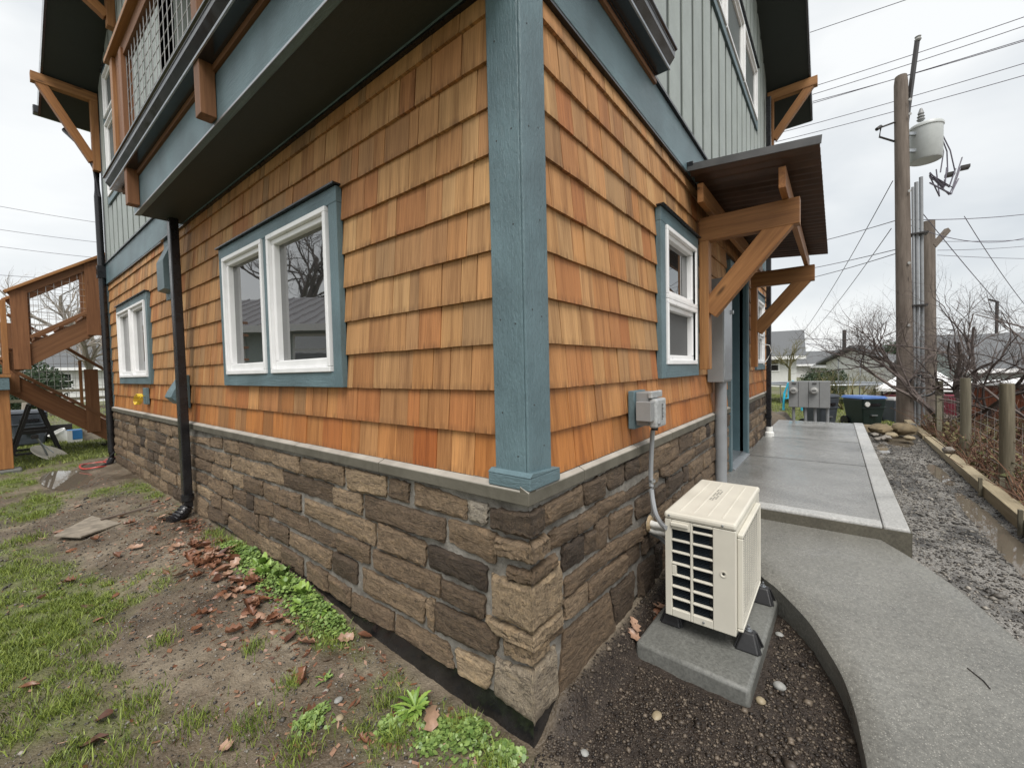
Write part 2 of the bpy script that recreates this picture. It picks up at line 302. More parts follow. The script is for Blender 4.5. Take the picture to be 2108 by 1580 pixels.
def grass_mask(x, y):
    x = np.asarray(x, float); y = np.asarray(y, float)
    n = fbm(x*1.9+4.1, y*1.25+2.7, 31, 4); n2 = fbm(x*6, y*6, 37, 3)
    b = -.33+.62*sm(-.62, -1.05, x)+1.4*sm(8.2, 9.0, y+x*.6)+.25*sm(5.2, 6.2, y)*sm(-.3, -.8, x)+.3*sm(1.0, .3, y)*sm(-.10, -.5, x)
    left = sm(.0, -.08, x)
    m = np.clip((n-.5)*3.4+(n2-.5)*1.2+b+.12, 0, 1)*left
    lawn = sm(10.2, 11.2, x+np.abs(y)*.0)*sm(-2.6, -2.2, y)
    lawn = np.maximum(lawn, sm(8.8, 9.6, y))
    return np.clip(np.maximum(m, lawn*np.clip(.55+(n-.4)*2, .3, 1)), 0, 1)
def axis(lo, hi, step, reach, grow=1.16):
    c = list(np.arange(lo, hi, step)); s = step; v = c[-1]
    while v < reach: s *= grow; v += s; c.append(v)
    s = step; v = c[0]
    while v > -reach: s *= grow; v -= s; c.insert(0, v)
    return np.array(c)
gx = axis(-1.5, 2.2, .017, 420, 1.05); gy = axis(-2.3, 3.2, .02, 420, 1.05)
GX, GY = np.meshgrid(gx, gy, indexing='ij'); GZ = gz(GX, GY)
nx_, ny_ = GX.shape; idx = np.arange(nx_*ny_).reshape(nx_, ny_)
quads = np.stack([idx[:-1, :-1], idx[1:, :-1], idx[1:, 1:], idx[:-1, 1:]], -1).reshape(-1, 4)
bedm = (sm(-.03, .05, GX)*sm(-.0, -.06, GY)*sm(-1.25, -1.1, GY))*(1-sm(2.4, 2.7, GX))
gravm = sm(-1.15, -1.35, GY)*sm(-.5, .5, GX)*(1-sm(9.2, 9.6, GX))*sm(-2.15, -2.05, GY)
k = NT('ground_soil'); v = k.pos()
a = k.noise(v, 2.2, 5, .6, .4); b = k.noise(v, 22, 5, .7); c_ = k.noise(v, 120, 3, .7); w = k.n('TexVoronoi', {'Vector': v, 'Scale': 95.}); w2 = k.n('TexVoronoi', {'Vector': v, 'Scale': 210.})
mud = k.ramp(a, [(.30, (.058, .043, .029)), (.48, (.118, .094, .066)), (.68, (.215, .182, .136))]); mud = k.mix(.7, mud, k.ramp(b, [(.3, (.5, .48, .46)), (.65, (1.25, 1.22, 1.18))]), 'MULTIPLY')
bed = k.ramp(b, [(.3, (.012, .008, .006)), (.6, (.034, .024, .017)), (.8, (.06, .044, .033))]); bed = k.mix(k.ramp(w2.outputs['Distance'], [(.1, .7), (.35, 0.)]), bed, k.ramp(k.n('SeparateColor', {0: w2.outputs['Color']}).outputs[0], [(.2, (.02, .016, .013)), (.8, (.12, .095, .075)), (1, (.3, .27, .22))]))
grav = k.ramp(a, [(.34, (.055, .054, .052)), (.45, (.14, .134, .125)), (.55, (.32, .305, .28))]); grav = k.mix(.8, grav, k.ramp(w.outputs['Distance'], [(.05, (1.3, 1.3, 1.3)), (.45, (.45, .45, .45))]), 'MULTIPLY')
sod = k.ramp(b, [(.3, (.055, .078, .02)), (.7, (.15, .18, .05))])
co = k.mix(k.attr('bed').outputs['Fac'], mud, bed); co = k.mix(k.attr('grav').outputs['Fac'], co, grav); co = k.mix(k.math('MULTIPLY', k.attr('grass').outputs['Fac'], .75), co, sod)
k.bump(k.math('ADD', k.math('ADD', b, k.math('MULTIPLY', c_, .5)), k.math('MULTIPLY', w.outputs['Distance'], -.5)), .6, .014)
MAT['ground'] = k.fin(co, k.ramp(a, [(.32, .32), (.6, .7)]), .4)
ground = raw('ground', np.stack([GX, GY, GZ], -1).reshape(-1, 3), quads, MAT['ground'], attrs={'bed': bedm.ravel(), 'grav': gravm.ravel(), 'grass': grass_mask(GX, GY).ravel()}, smooth=True, kind='structure')
# water standing in the hollows
k = NT('puddle_water'); k.bump(k.noise(k.pos(), 9, 2), .03, .01); MAT['water'] = k.fin((.13, .11, .085), .02, .6); k.b.inputs['IOR'].default_value = 1.4
for i, (px, py, rx, ry, dp) in enumerate(PUDDLES):
    lvl = float(gbase(px, py))-dp*.52; n = 40
    vs = [(px, py, lvl)]+[(px+rx*1.25*math.cos(2*math.pi*t/n), py+ry*1.25*math.sin(2*math.pi*t/n), lvl) for t in range(n)]
    raw('puddle', vs, [(0, 1+t, 1+(t+1) % n) for t in range(n)], MAT['water'], kind='structure')

# ------------------------------------------------------------------ concrete: slab, path, pad
SZ = .33
slab = MB().box(2.66, 8.62, -1.145, .02, -.1, SZ).build('entry_slab', MAT['slab'], None, .004, kind='structure')
m = MB(); m.box(2.53, 8.72, -1.285, -1.149, -.1, SZ+.002); m.build('slab_border', MAT['slab_border'], slab, .012)
m = MB(); m.box(2.53, 2.656, -1.146, .02, -.1, SZ+.002); m.build('slab_border', MAT['slab_border'], slab, .012)
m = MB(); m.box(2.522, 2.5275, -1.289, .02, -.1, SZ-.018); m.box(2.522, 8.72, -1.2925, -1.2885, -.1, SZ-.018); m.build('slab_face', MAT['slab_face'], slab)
m = MB()
for x in (4.6, 6.25, 7.75): m.box(x, x+.012, -1.147, .0, SZ-.002, SZ+.0015)
m.build('control_joint', MAT['dark_steel'], slab)
def path_z(x): return .232-(2.5-x)*.062
inner = [(2.525, -.09), (2.25, -.16), (1.95, -.32), (1.65, -.53), (1.54, -.63), (1.32, -.776), (1.13, -.858), (.965, -.917), (.79, -.952), (.65, -.968), (.5, -.98), (.2, -.99), (-.3, -.995), (-2.5, -1.0)]
outer = [(2.525, -1.155), (2.4, -1.235), (2.27, -1.31), (2.08, -1.407), (1.95, -1.455), (1.81, -1.5), (1.576, -1.56), (1.35, -1.605), (1.1, -1.645), (.85, -1.68), (.6, -1.71), (.3, -1.745), (-.3, -1.8), (-2.5, -1.95)]
def smooth_poly(p, n=5):
    out = []
    for i in range(len(p)-1):
        a = p[max(i-1, 0)]; b = p[i]; c = p[i+1]; d = p[min(i+2, len(p)-1)]
        for t in (j/n for j in range(n)):
            out.append(tuple(.5*(2*b[q]+(c[q]-a[q])*t+(2*a[q]-5*b[q]+4*c[q]-d[q])*t*t+(-a[q]+3*b[q]-3*c[q]+d[q])*t**3) for q in (0, 1)))
    return out+[p[-1]]
ins, outs = smooth_poly(inner), smooth_poly(outer); vs = []; fs = []; W = 8
for (a, b) in zip(ins, outs):
    ring = [(a[0], a[1], -.1), (a[0], a[1], path_z(a[0])-.012)]
    for j in range(W+1):
        t = j/W; t = .02+.96*t; x = a[0]+(b[0]-a[0])*t; y = a[1]+(b[1]-a[1])*t; ring.append((x, y, path_z(x)))
    ring += [(b[0], b[1], path_z(b[0])-.012), (b[0], b[1], -.1)]; vs += ring
m_ = W+5
for i in range(len(ins)-1):
    for j in range(m_-1): fs.append((i*m_+j, i*m_+j+1, (i+1)*m_+j+1, (i+1)*m_+j))
o = MB(); o.add(vs, fs); walk = o.build('path', MAT['path'], None, 0, True, kind='structure')
# ------------------------------------------------------------------ the house
house = empty('house', (0, 0, 0), 'two-storey house with cedar shingles, stone base, blue trim and corner balcony', 'house')
LY, RX = 8.0, 6.82                     # wall lengths
LINES = [1.2, 1.373, 1.553, 1.731, 1.913, 2.094, 2.276, 2.452, 2.624, 2.797]
BAND0, BAND1 = 2.89, 3.175
DOOR0, DOOR1, DOORZ = 3.67, 4.62, 2.44
flat('sheathing', (.05, .04, .035), .9)
WINS = {'L': [(1.218, 3.012, 1.375, 2.458), (5.42, 7.21, 1.375, 2.458)], 'R': [(1.43, 2.32, 1.375, 2.458), (5.40, 6.25, 1.375, 2.458)]}
core = MB(); e0 = .0245
for a, b, c, d in WINS['L']: core.box(.0245, .25, e0, a+.06, 0, 3.2); core.box(.0245, .25, a+.06, b-.06, 0, c+.06); core.box(.0245, .25, a+.06, b-.06, d-.06, 3.2); core.box(.2, .25, a+.06, b-.06, c+.06, d-.06); e0 = b-.06
core.box(.0245, .25, e0, LY-.01, 0, 3.2)
core.build('wall', MAT['sheathing'], house)
core = MB()
for (a, b, c, d), lo, hi in zip(WINS['R'], (.25, DOOR1), (DOOR0, RX)): core.box(lo, a+.06, .0245, .25, 0, 3.2); core.box(a+.06, b-.06, .0245, .25, 0, c+.06); core.box(a+.06, b-.06, .0245, .25, d-.06, 3.2); core.box(a+.06, b-.06, .2, .25, c+.06, d-.06); core.box(b-.06, hi, .0245, .25, 0, 3.2)
core.box(DOOR0, DOOR1, .0245, .25, DOORZ, 3.2); core.box(RX-.25, RX-.003, .25, LY, 0, 3.2)
core.build('wall', MAT['sheathing'], house)

# --- windows: rectangle along the wall (s0..s1), z0..z1
def wallmap(side):
    """(s along the wall, d outward, z) -> world"""
    if side == 'L': return lambda s, d, z: (-d, s, z)
    return lambda s, d, z: (s, -d, z)
def wbox(mb, side, s0, s1, d0, d1, z0, z1, g='s', rnd=None):
    if side == 'L': mb.box(-d1, -d0, s0, s1, z0, z1, {'s': 1, 'z': 2, 'd': 0}[g], rnd)
    else: mb.box(s0, s1, -d1, -d0, z0, z1, {'s': 0, 'z': 2, 'd': 1}[g], rnd)
def sash(win, side, s0, s1, z0, z1, d, fw=.075, screen=False, bars=True):
    f = .03; w = .034; wb = .052 if fw > .1 else .034
    mb = MB()
    for (a, b, c, e_) in ((s0, s1, z1-f, z1), (s0, s1, z0, z0+f), (s0, s0+f, z0+f, z1-f), (s1-f, s1, z0+f, z1-f)): wbox(mb, side, a, b, d-.07, d+.010, c, e_)
    mb.build('window_frame', MAT['white'], win, .004)
    mb = MB(); i0, i1, j0, j1 = s0+f, s1-f, z0+f, z1-f
    for (a, b, c, e_) in ((i0, i1, j1-w, j1), (i0, i1, j0, j0+wb), (i0, i0+w, j0+wb, j1-w), (i1-w, i1, j0+wb, j1-w)): wbox(mb, side, a, b, d-.065, d-.014, c, e_)
    mb.build('sash', MAT['white'], win, .006)
    mb = MB(); wbox(mb, side, i0+w*.8, i1-w*.8, d-.062, d-.052, j0+w*.8, j1-w*.8); mb.build('pane', MAT['screen' if screen else 'pane'], win)
def window(name, side, s0, s1, z0, z1, cells, trim=.085, head=.0, d=.024):
    win = empty('window', wallmap(side)((s0+s1)/2, 0, z0)); hook(win, house); win.location = wallmap(side)((s0+s1)/2, 0, z0); win.matrix_parent_inverse = Matrix.Identity(4)
    for (a, b, c, e_, g) in ((s0, s1, z1-trim, z1, 's'), (s0+trim+.001, s1-trim-.001, z0, z0+trim, 's'), (s0, s0+trim, z0, z1-trim-.001, 'z'), (s1-trim, s1, z0, z1-trim-.001, 'z')):
        mb = MB(); wbox(mb, side, a, b, -.012, d, c, e_, g); mb.build('trim_board', MAT['blue'], win, .003)
    mb = MB(); wbox(mb, side, s0-.012, s1+.012, -.01, d+.022, z1+.0015, z1+.011); mb.build('drip_cap', MAT['black'], win)
    for i in range(len(cells)-1):
        gap0, gap1 = cells[i][1], cells[i+1][0]
        if gap1-gap0 > .03: mb = MB(); wbox(mb, side, gap0+.001, gap1-.001, -.012, d-.003, z0+trim+.001, z1-trim-.001, 'z'); mb.build('trim_board', MAT['blue'], win, .003)
    return win
w1 = window('w', 'L', 1.218, 3.012, 1.375, 2.458, [(1.305, 2.095), (2.178, 2.925)]); sash(w1, 'L', 1.322, 2.094, 1.462, 2.374, .026, .13); sash(w1, 'L', 2.179, 2.925, 1.462, 2.374, .026, .13)
w2 = window('w', 'L', 5.42, 7.21, 1.375, 2.458, [(5.55, 6.32), (6.34, 7.16)]); sash(w2, 'L', 5.55, 6.318, 1.462, 2.374, .026, .13); sash(w2, 'L', 6.342, 7.15, 1.462, 2.374, .026, .13)
w3 = window('w', 'R', 1.43, 2.32, 1.375, 2.458, [(1.535, 2.262)], .088); sash(w3, 'R', 1.535, 2.262, 1.896, 2.368, .022, .085); sash(w3, 'R', 1.535, 2.262, 1.464, 1.8945, .022, .085, True)
w4 = window('w', 'R', 5.40, 6.25, 1.375, 2.458, [(5.5, 6.16)], .088); sash(w4, 'R', 5.49, 6.16, 1.896, 2.368, .022, .085); sash(w4, 'R', 5.49, 6.16, 1.464, 1.8945, .022, .085, True)

# --- cedar shingles
courses = []
bots = [1.022]+LINES; tops = LINES+[BAND0+.01]
for i in range(len(bots)):
    if tops[i]-bots[i] > .03: courses.append((bots[i], tops[i]))
def free_spans(side, z0, z1):
    lo, hi = (.146, LY-.09) if side == 'L' else (.14, RX-.05)
    cuts = [(a, b) for a, b, c, d in WINS[side] if z0 < d-.03 and z1 > c+.03]
    if side == 'R' and z0 < DOORZ+.05: cuts.append((DOOR0-.09, DOOR1+.09))
    spans = []; s = lo
    for a, b in sorted(cuts): spans.append((s, a-.002)); s = b+.002
    spans.append((s, hi)); return spans
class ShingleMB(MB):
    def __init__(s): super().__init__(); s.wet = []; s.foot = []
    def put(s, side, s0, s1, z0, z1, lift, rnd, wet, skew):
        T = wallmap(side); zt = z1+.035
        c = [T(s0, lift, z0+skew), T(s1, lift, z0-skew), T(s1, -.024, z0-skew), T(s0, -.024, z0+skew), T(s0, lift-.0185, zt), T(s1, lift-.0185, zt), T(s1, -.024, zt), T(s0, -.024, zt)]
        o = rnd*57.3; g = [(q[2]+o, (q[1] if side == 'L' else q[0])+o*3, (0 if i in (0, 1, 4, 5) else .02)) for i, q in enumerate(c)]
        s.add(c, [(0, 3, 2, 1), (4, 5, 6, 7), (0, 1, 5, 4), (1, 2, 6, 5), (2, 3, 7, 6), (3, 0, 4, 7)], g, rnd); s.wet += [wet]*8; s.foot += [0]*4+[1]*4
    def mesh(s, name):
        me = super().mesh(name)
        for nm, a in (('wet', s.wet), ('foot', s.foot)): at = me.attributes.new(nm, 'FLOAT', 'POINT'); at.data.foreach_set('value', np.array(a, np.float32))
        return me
def visw(p, area, nrm):
    d = Vector(p)-CAM; L_ = d.length; return area*abs(d.normalized().dot(nrm))/max(L_, .1)**2
shs = []
for side in 'LR':
    nrm = Vector((-1, 0, 0)) if side == 'L' else Vector((0, -1, 0))
    for ci, (z0, z1) in enumerate(courses):
        for a, b in free_spans(side, z0, z1):
            s = a
            while s < b-.004:
                w = rng.choice((.065, .085, .10, .12, .13, .14, .155, .17, .20, .23))*rng.uniform(.9, 1.1); e_ = s+w
                if b-e_ < .05: e_ = b
                g = rng.choice((.0010, .0016, .0028)); lo = rng.gauss(0, .0012)
                wet = max(0, min(1, {0: .8, 1: .5, 2: .18}.get(ci, 0.)+rng.gauss(0, .15)+(.12 if side == 'R' else 0)))
                shs.append((visw(wallmap(side)((s+e_)/2, 0, z0+.09), (e_-s)*(z1-z0), nrm), side, s+g, e_-g, z0, z1, lo, rng.random(), wet, rng.gauss(0, .0009))); s = e_
shs.sort(key=lambda t: -t[0])
sid = {}
for side in 'LR':
    mb = MB(); [wbox(mb, side, a, b, -.0168, -.0005, 1.0, 1.021) for a, b in (((.15, LY-.09),) if side == 'L' else ((.15, DOOR0-.1), (DOOR1+.1, RX-.06)))]
    sid[side] = mb.build('shingle_siding', MAT['sheathing'], house)
rest = {'L': ShingleMB(), 'R': ShingleMB()}
for i, (w_, side, s0, s1, z0, z1, lo, rn, wet, sk) in enumerate(shs):
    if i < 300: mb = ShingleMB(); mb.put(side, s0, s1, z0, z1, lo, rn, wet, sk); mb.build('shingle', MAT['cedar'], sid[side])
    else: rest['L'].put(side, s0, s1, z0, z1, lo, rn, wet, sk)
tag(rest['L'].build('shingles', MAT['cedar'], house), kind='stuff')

# --- stone veneer
LST=[(1.221,0.931,0.869,0.932,0.868,0.834,1.224,0.818,0.75),(0.829,0.931,0.682,0.927,0.7,0.837,0.844,0.841,0.35),(0.647,0.936,0.311,0.913,0.316,0.838,0.641,0.833,0.55),(0.295,0.918,0.194,0.917,0.206,0.841,0.291,0.838,0.97),(1.374,0.794,1.084,0.806,1.097,0.701,1.369,0.708,0.7),(1.052,0.808,0.443,0.806,0.455,0.711,1.056,0.693,0.3),(0.42,0.811,0.153,0.814,0.163,0.694,0.416,0.715,0.5),(1.729,0.669,0.971,0.672,0.974,0.563,1.736,0.578,0.65),(0.938,0.689,0.579,0.67,0.585,0.563,0.942,0.558,0.5),(0.558,0.669,0.207,0.667,0.212,0.568,0.549,0.573,0.05),(1.344,0.536,1.031,0.545,1.036,0.449,1.345,0.446,0.35),(0.992,0.536,0.485,0.547,0.493,0.448,0.992,0.439,0.4),(0.474,0.532,0.22,0.536,0.233,0.446,0.465,0.455,0.3),(1.39,0.421,1.156,0.422,1.169,0.301,1.42,0.301,0.2),(1.102,0.408,0.586,0.412,0.613,0.293,1.086,0.286,0.6),(0.578,0.412,0.531,0.427,0.541,0.274,0.577,0.286,0.6),(0.518,0.414,0.15,0.431,0.171,0.314,0.523,0.289,0.32),(1.203,0.238,0.839,0.256,0.849,0.162,1.228,0.133,0.4),(0.813,0.25,0.445,0.255,0.411,0.152,0.823,0.161,0.5),(0.395,0.255,0.179,0.277,0.219,0.159,0.374,0.163,0.9),(4.298,0.857,3.833,0.885,3.841,0.832,4.304,0.82,0.6),(3.817,0.884,3.473,0.903,3.482,0.838,3.824,0.836,0.5),(3.456,0.914,3.164,0.925,3.175,0.84,3.462,0.835,0.5),(3.125,0.924,2.805,0.93,2.781,0.841,3.124,0.826,0.6),(2.782,0.932,2.501,0.929,2.508,0.829,2.771,0.833,0.45),(2.491,0.926,2.166,0.931,2.183,0.848,2.501,0.83,0.6),(2.167,0.923,1.791,0.924,1.776,0.827,2.175,0.841,0.65),(1.724,0.928,1.264,0.929,1.259,0.831,1.732,0.83,0.45),(4.015,0.803,3.593,0.792,3.607,0.695,4.031,0.704,0.35),(3.578,0.789,3.358,0.797,3.37,0.708,3.591,0.697,0.35),(3.344,0.794,2.988,0.805,3.013,0.702,3.349,0.697,0.6),(2.95,0.809,2.577,0.8,2.588,0.702,2.963,0.704,0.65),(2.56,0.802,2.031,0.811,2.015,0.712,2.567,0.701,0.65),(2.023,0.804,1.379,0.809,1.392,0.714,2.007,0.71,0.3),(4.327,0.683,3.914,0.683,3.927,0.596,4.343,0.589,0.4),(3.88,0.684,3.43,0.687,3.442,0.602,3.894,0.592,0.4),(3.416,0.683,3.184,0.67,3.196,0.574,3.428,0.594,0.4),(3.171,0.667,2.722,0.675,2.733,0.574,3.181,0.586,0.7),(2.699,0.674,2.358,0.683,2.368,0.584,2.712,0.564,0.3),(2.349,0.672,2.103,0.68,2.113,0.567,2.36,0.57,0.55),(2.086,0.671,1.789,0.681,1.797,0.576,2.096,0.566,0.4),(4.347,0.562,4.055,0.552,4.063,0.456,4.364,0.463,0.4),(4.019,0.554,3.596,0.555,3.609,0.467,4.017,0.457,0.4),(3.582,0.552,3.239,0.553,3.255,0.432,3.595,0.459,0.55),(3.224,0.56,2.969,0.558,2.995,0.444,3.241,0.434,0.5),(2.947,0.534,2.68,0.552,2.682,0.44,2.959,0.437,0.4),(2.666,0.546,2.543,0.542,2.565,0.437,2.678,0.432,0.15),(2.539,0.534,2.221,0.551,2.221,0.457,2.552,0.414,0.4),(2.194,0.548,1.704,0.549,1.698,0.442,2.185,0.46,0.4),(1.683,0.54,1.369,0.523,1.374,0.447,1.684,0.446,0.35),(4.37,0.428,3.935,0.432,3.948,0.35,4.385,0.334,0.7),(3.902,0.432,3.467,0.42,3.492,0.341,3.913,0.356,0.8),(3.453,0.412,3.229,0.422,3.243,0.314,3.467,0.311,0.4),(3.217,0.414,2.797,0.409,2.809,0.31,3.231,0.307,0.5),(2.787,0.402,2.465,0.411,2.477,0.297,2.798,0.303,0.35),(2.437,0.429,2.307,0.431,2.293,0.295,2.447,0.295,0.4),(2.253,0.419,1.975,0.426,1.985,0.315,2.253,0.324,0.25),(1.96,0.407,1.413,0.415,1.446,0.304,1.967,0.327,0.55),(3.985,0.333,3.603,0.296,3.639,0.145,3.98,0.139,0.6),(3.575,0.281,3.074,0.31,3.139,0.203,3.592,0.155,0.35),(3.078,0.281,2.69,0.274,2.716,0.138,3.115,0.189,0.45),(2.679,0.268,2.41,0.271,2.432,0.15,2.694,0.135,0.5),(2.411,0.263,2.088,0.282,2.107,0.173,2.422,0.149,0.65),(2.079,0.284,1.786,0.268,1.802,0.155,2.09,0.17,0.3),(1.734,0.268,1.48,0.271,1.476,0.159,1.713,0.171,0.4),(1.462,0.263,1.234,0.249,1.23,0.151,1.457,0.159,0.45)]
RST=[(0.086,0.924,0.38,0.936,0.386,0.847,0.084,0.854,0.5),(0.394,0.937,0.623,0.932,0.604,0.835,0.414,0.84,0.3),(0.635,0.939,0.844,0.936,0.841,0.843,0.66,0.846,0.15),(0.864,0.943,1.031,0.939,1.028,0.856,0.861,0.852,0.08),(1.041,0.94,1.219,0.943,1.216,0.84,1.038,0.848,0.3),(1.262,0.95,1.562,0.947,1.558,0.809,1.258,0.819,0.45),(1.603,0.947,1.803,0.945,1.799,0.805,1.6,0.815,0.4),(0.124,0.81,0.328,0.804,0.338,0.732,0.126,0.746,0.4),(0.332,0.804,0.514,0.808,0.512,0.734,0.343,0.734,0.4),(0.519,0.815,0.846,0.797,0.844,0.743,0.517,0.742,0.35),(0.859,0.781,1.215,0.792,1.221,0.726,0.857,0.739,0.25),(1.257,0.789,1.381,0.781,1.365,0.735,1.259,0.729,0.7),(1.404,0.801,1.568,0.794,1.566,0.716,1.418,0.748,0.4),(0.211,0.721,0.391,0.714,0.388,0.609,0.211,0.623,0.1),(0.396,0.713,0.505,0.695,0.503,0.605,0.393,0.621,0.3),(0.511,0.721,0.639,0.72,0.64,0.583,0.508,0.604,0.35),(0.667,0.716,0.944,0.694,0.941,0.592,0.663,0.604,0.4),(1.001,0.701,1.212,0.698,1.217,0.578,1.006,0.599,0.3),(1.271,0.689,1.494,0.686,1.491,0.583,1.286,0.582,0.35),(0.231,0.578,0.612,0.575,0.615,0.501,0.231,0.506,0.42),(0.618,0.585,1.079,0.526,1.077,0.461,0.621,0.507,0.4),(1.102,0.536,1.284,0.522,1.282,0.455,1.1,0.473,0.3),(0.214,0.488,0.416,0.489,0.418,0.389,0.228,0.412,0.55),(0.43,0.483,0.849,0.464,0.846,0.364,0.427,0.394,0.4),(0.862,0.47,1.054,0.468,1.051,0.367,0.866,0.372,0.3),(0.218,0.363,0.643,0.338,0.72,0.151,0.165,0.179,0.38),(0.666,0.333,0.961,0.318,0.915,0.194,0.726,0.178,0.08),(1.034,0.317,1.277,0.294,1.256,0.168,1.031,0.199,0.2),(0.115,0.436,0.205,0.435,0.214,0.371,0.11,0.384,0.4)]
QST=[(0.181,0.912,-0.01,0.931,-0.008,0.831,0.181,0.834,-0.041,0.94,0.07,0.932,0.077,0.841,-0.044,0.846,0.15),(0.15,0.805,-0.026,0.824,-0.024,0.756,0.149,0.742,-0.015,0.82,0.086,0.819,0.088,0.757,-0.017,0.753,0.6),(0.098,0.703,-0.015,0.712,-0.017,0.669,0.096,0.661,-0.034,0.716,0.161,0.717,0.164,0.678,-0.029,0.675,0.4),(0.18,0.648,-0.019,0.663,-0.001,0.498,0.179,0.487,-0.02,0.664,0.193,0.667,0.191,0.493,0.008,0.49,0.85),(0.225,0.466,-0.04,0.495,-0.014,0.429,0.155,0.417,-0.005,0.469,0.199,0.479,0.197,0.423,-0.028,0.437,0.85),(0.13,0.406,-0.015,0.418,-0.023,0.37,0.125,0.347,-0.028,0.432,0.1,0.417,0.095,0.365,-0.018,0.372,0.8),(0.171,0.308,-0.013,0.351,0.001,0.128,0.183,0.165,-0.032,0.355,0.148,0.348,0.156,0.141,-0.042,0.148,0.95)]

def stone_grid(mb, T, quad, tone, proud, nu=7, nv=5, back=-.006):
    """one split-face stone: bilinear quad (s,z) corners TL TR BR BL, rough bulging face"""
    r = rng.random()*1000; tl, tr, br, bl = [Vector(q) for q in quad]; vs = []; gs = []
    ctr = (tl+tr+br+bl)/4; ex = .0045; sg = 1 if tr.x > tl.x else -1
    tl = tl+Vector((-sg*ex, ex)); tr = tr+Vector((sg*ex, ex)); br = br+Vector((sg*ex, -ex)); bl = bl+Vector((-sg*ex, -ex)); L_ = (tr-tl).length; H_ = (tl-bl).length
    tu, tv = rng.uniform(-.006, .006), rng.uniform(-.006, .006)
    for j in range(nv+1):
        for i in range(nu+1):
            u, v_ = i/nu, j/nv; ue = min(u, 1-u)*L_; ve = min(v_, 1-v_)*H_
            u2 = .5+(u-.5)*1.0; p = (tl*(1-u2)+tr*u2)*(1-v_)+(bl*(1-u2)+br*u2)*v_
            edge = (i in (0, nu)) or (j in (0, nv)); jit = .0034
            nn = float(fbm(p.x*14+r, p.y*16+r, 5, 3))-.5; n3 = float(fbm(p.x*46+r, p.y*60, 9, 2))-.5
            q = Vector((p.x+rng.gauss(0, jit if edge else .002), p.y+rng.gauss(0, (jit if edge else .002)*.8)))
            if (i in (0, nu)) and (j in (0, nv)): q = q+(ctr-q).normalized()*rng.uniform(.001, .007)
            d = proud*(1-math.exp(-min(ue, ve)/.006))*.45+proud*.55+nn*.014+n3*.007+tu*(u-.5)*2+tv*(v_-.5)*2
            if edge: d = max(proud*.55+nn*.012, .004)
            vs.append(T(q.x, d, q.y)); gs.append((q.x+r, q.y+r*.7, d*2))
    W_ = nu+1; fs = [(j*W_+i, j*W_+i+1, (j+1)*W_+i+1, (j+1)*W_+i) for j in range(nv) for i in range(nu)]
    rim = [i for i in range(W_)]+[j*W_+nu for j in range(1, nv+1)]+[nv*W_+i for i in range(nu-1, -1, -1)]+[j*W_ for j in range(nv-1, 0, -1)]
    n0 = len(vs)
    for i in rim: s_, z_ = gs[i][0]-r, gs[i][1]-r*.7; vs.append(T(s_, back, z_)); gs.append((gs[i][0], gs[i][1], -.03))
    m_ = len(rim); fs += [(rim[i], n0+i, n0+(i+1) % m_, rim[(i+1) % m_]) for i in range(m_)]
    mb.add(vs, fs, gs, tone)
for side in 'LR':
    pass
MORT = .003
mL = MB(); mL.box(-MORT, .024, -MORT, LY-.02, .12, .975)
venL = mL.build('stone_veneer', MAT['mortar'], house)
mR = MB(); mR.box(.0205, DOOR0-.1, -MORT, .024, .12, .975); mR.box(DOOR1+.1, RX, -MORT, .024, .12, .975); venR = mR.build('stone_veneer', MAT['mortar'], house)
stones = []
def quad_of(t): return [(t[0], t[1]), (t[2], t[3]), (t[4], t[5]), (t[6], t[7])]
for t in LST: stones.append(('L', quad_of(t), t[8]))
for t in RST: q = quad_of(t); q = q[:2]+[(a, b-(.06 if b < .21 else 0)) for a, b in q[2:]]; stones.append(('R', q, t[8]))
rows = [(.832, .938), (.704, .808), (.575, .682), (.447, .553), (.302, .418), (.15, .276)]
def fill(side, a, b, rws):
    for zb, zt in rws:
        s = a+rng.uniform(-.1, 0)
        s = max(s, a)
        while s < b-.05:
            w = rng.choice((.14, .2, .26, .32, .38, .46, .55))*rng.uniform(.85, 1.15); e_ = min(b, s+w)
            if b-e_ < .09: e_ = b
            j = lambda: rng.gauss(0, .006)
            q = [(s, zt+j()), (e_-.02, zt+j()), (e_-.02+j()*.5, zb+j()), (s+j()*.5, zb+j())]
            stones.append((side, q, min(1, max(0, rng.gauss(.42, .17))))); s = e_
fill('L', 4.36, LY-.03, rows)
rrows = [(.835, .942), (.728, .80), (.59, .70), (.47, .56), (.36, .45), (.10, .325)]
for (zb, zt), a in zip(rrows, (1.83, 1.60, 1.53, 1.32, 1.09, 1.31)): fill('R', a, DOOR0-.1, [(zb, zt)])
fill('R', DOOR1+.1, RX-.01, rrows[:5])
lst = []
for side, q, tone in stones:
    c = Vector(((q[0][0]+q[2][0])/2, (q[0][1]+q[2][1])/2)); area = abs(q[1][0]-q[0][0])*abs(q[0][1]-q[3][1])
    lst.append((visw(wallmap(side)(c.x, 0, c.y), area, Vector((-1, 0, 0)) if side == 'L' else Vector((0, -1, 0))), side, q, tone))
lst.sort(key=lambda t: -t[0]); restst = MB()
for i, (w_, side, q, tone) in enumerate(lst):
    q = q if side == 'R' else q
    near = i < 130; mb = MB() if i < 290 else restst
    L_ = abs(q[1][0]-q[0][0]); nu, nv = (max(5, min(20, int(L_/.021))), 8) if near else (4, 3)
    proud = rng.uniform(.018, .032)
    stone_grid(mb, wallmap(side), q, min(1, max(0, tone+rng.gauss(0, .04))), proud, nu, nv)
    if i < 290:
        so = mb.build('stone', MAT['stone'], venL if side == 'L' else venR, 0, near)
        if near: so.data.set_sharp_from_angle(angle=R_(24))
if restst.v: tag(restst.build('stones', MAT['stone'], house), kind='stuff')
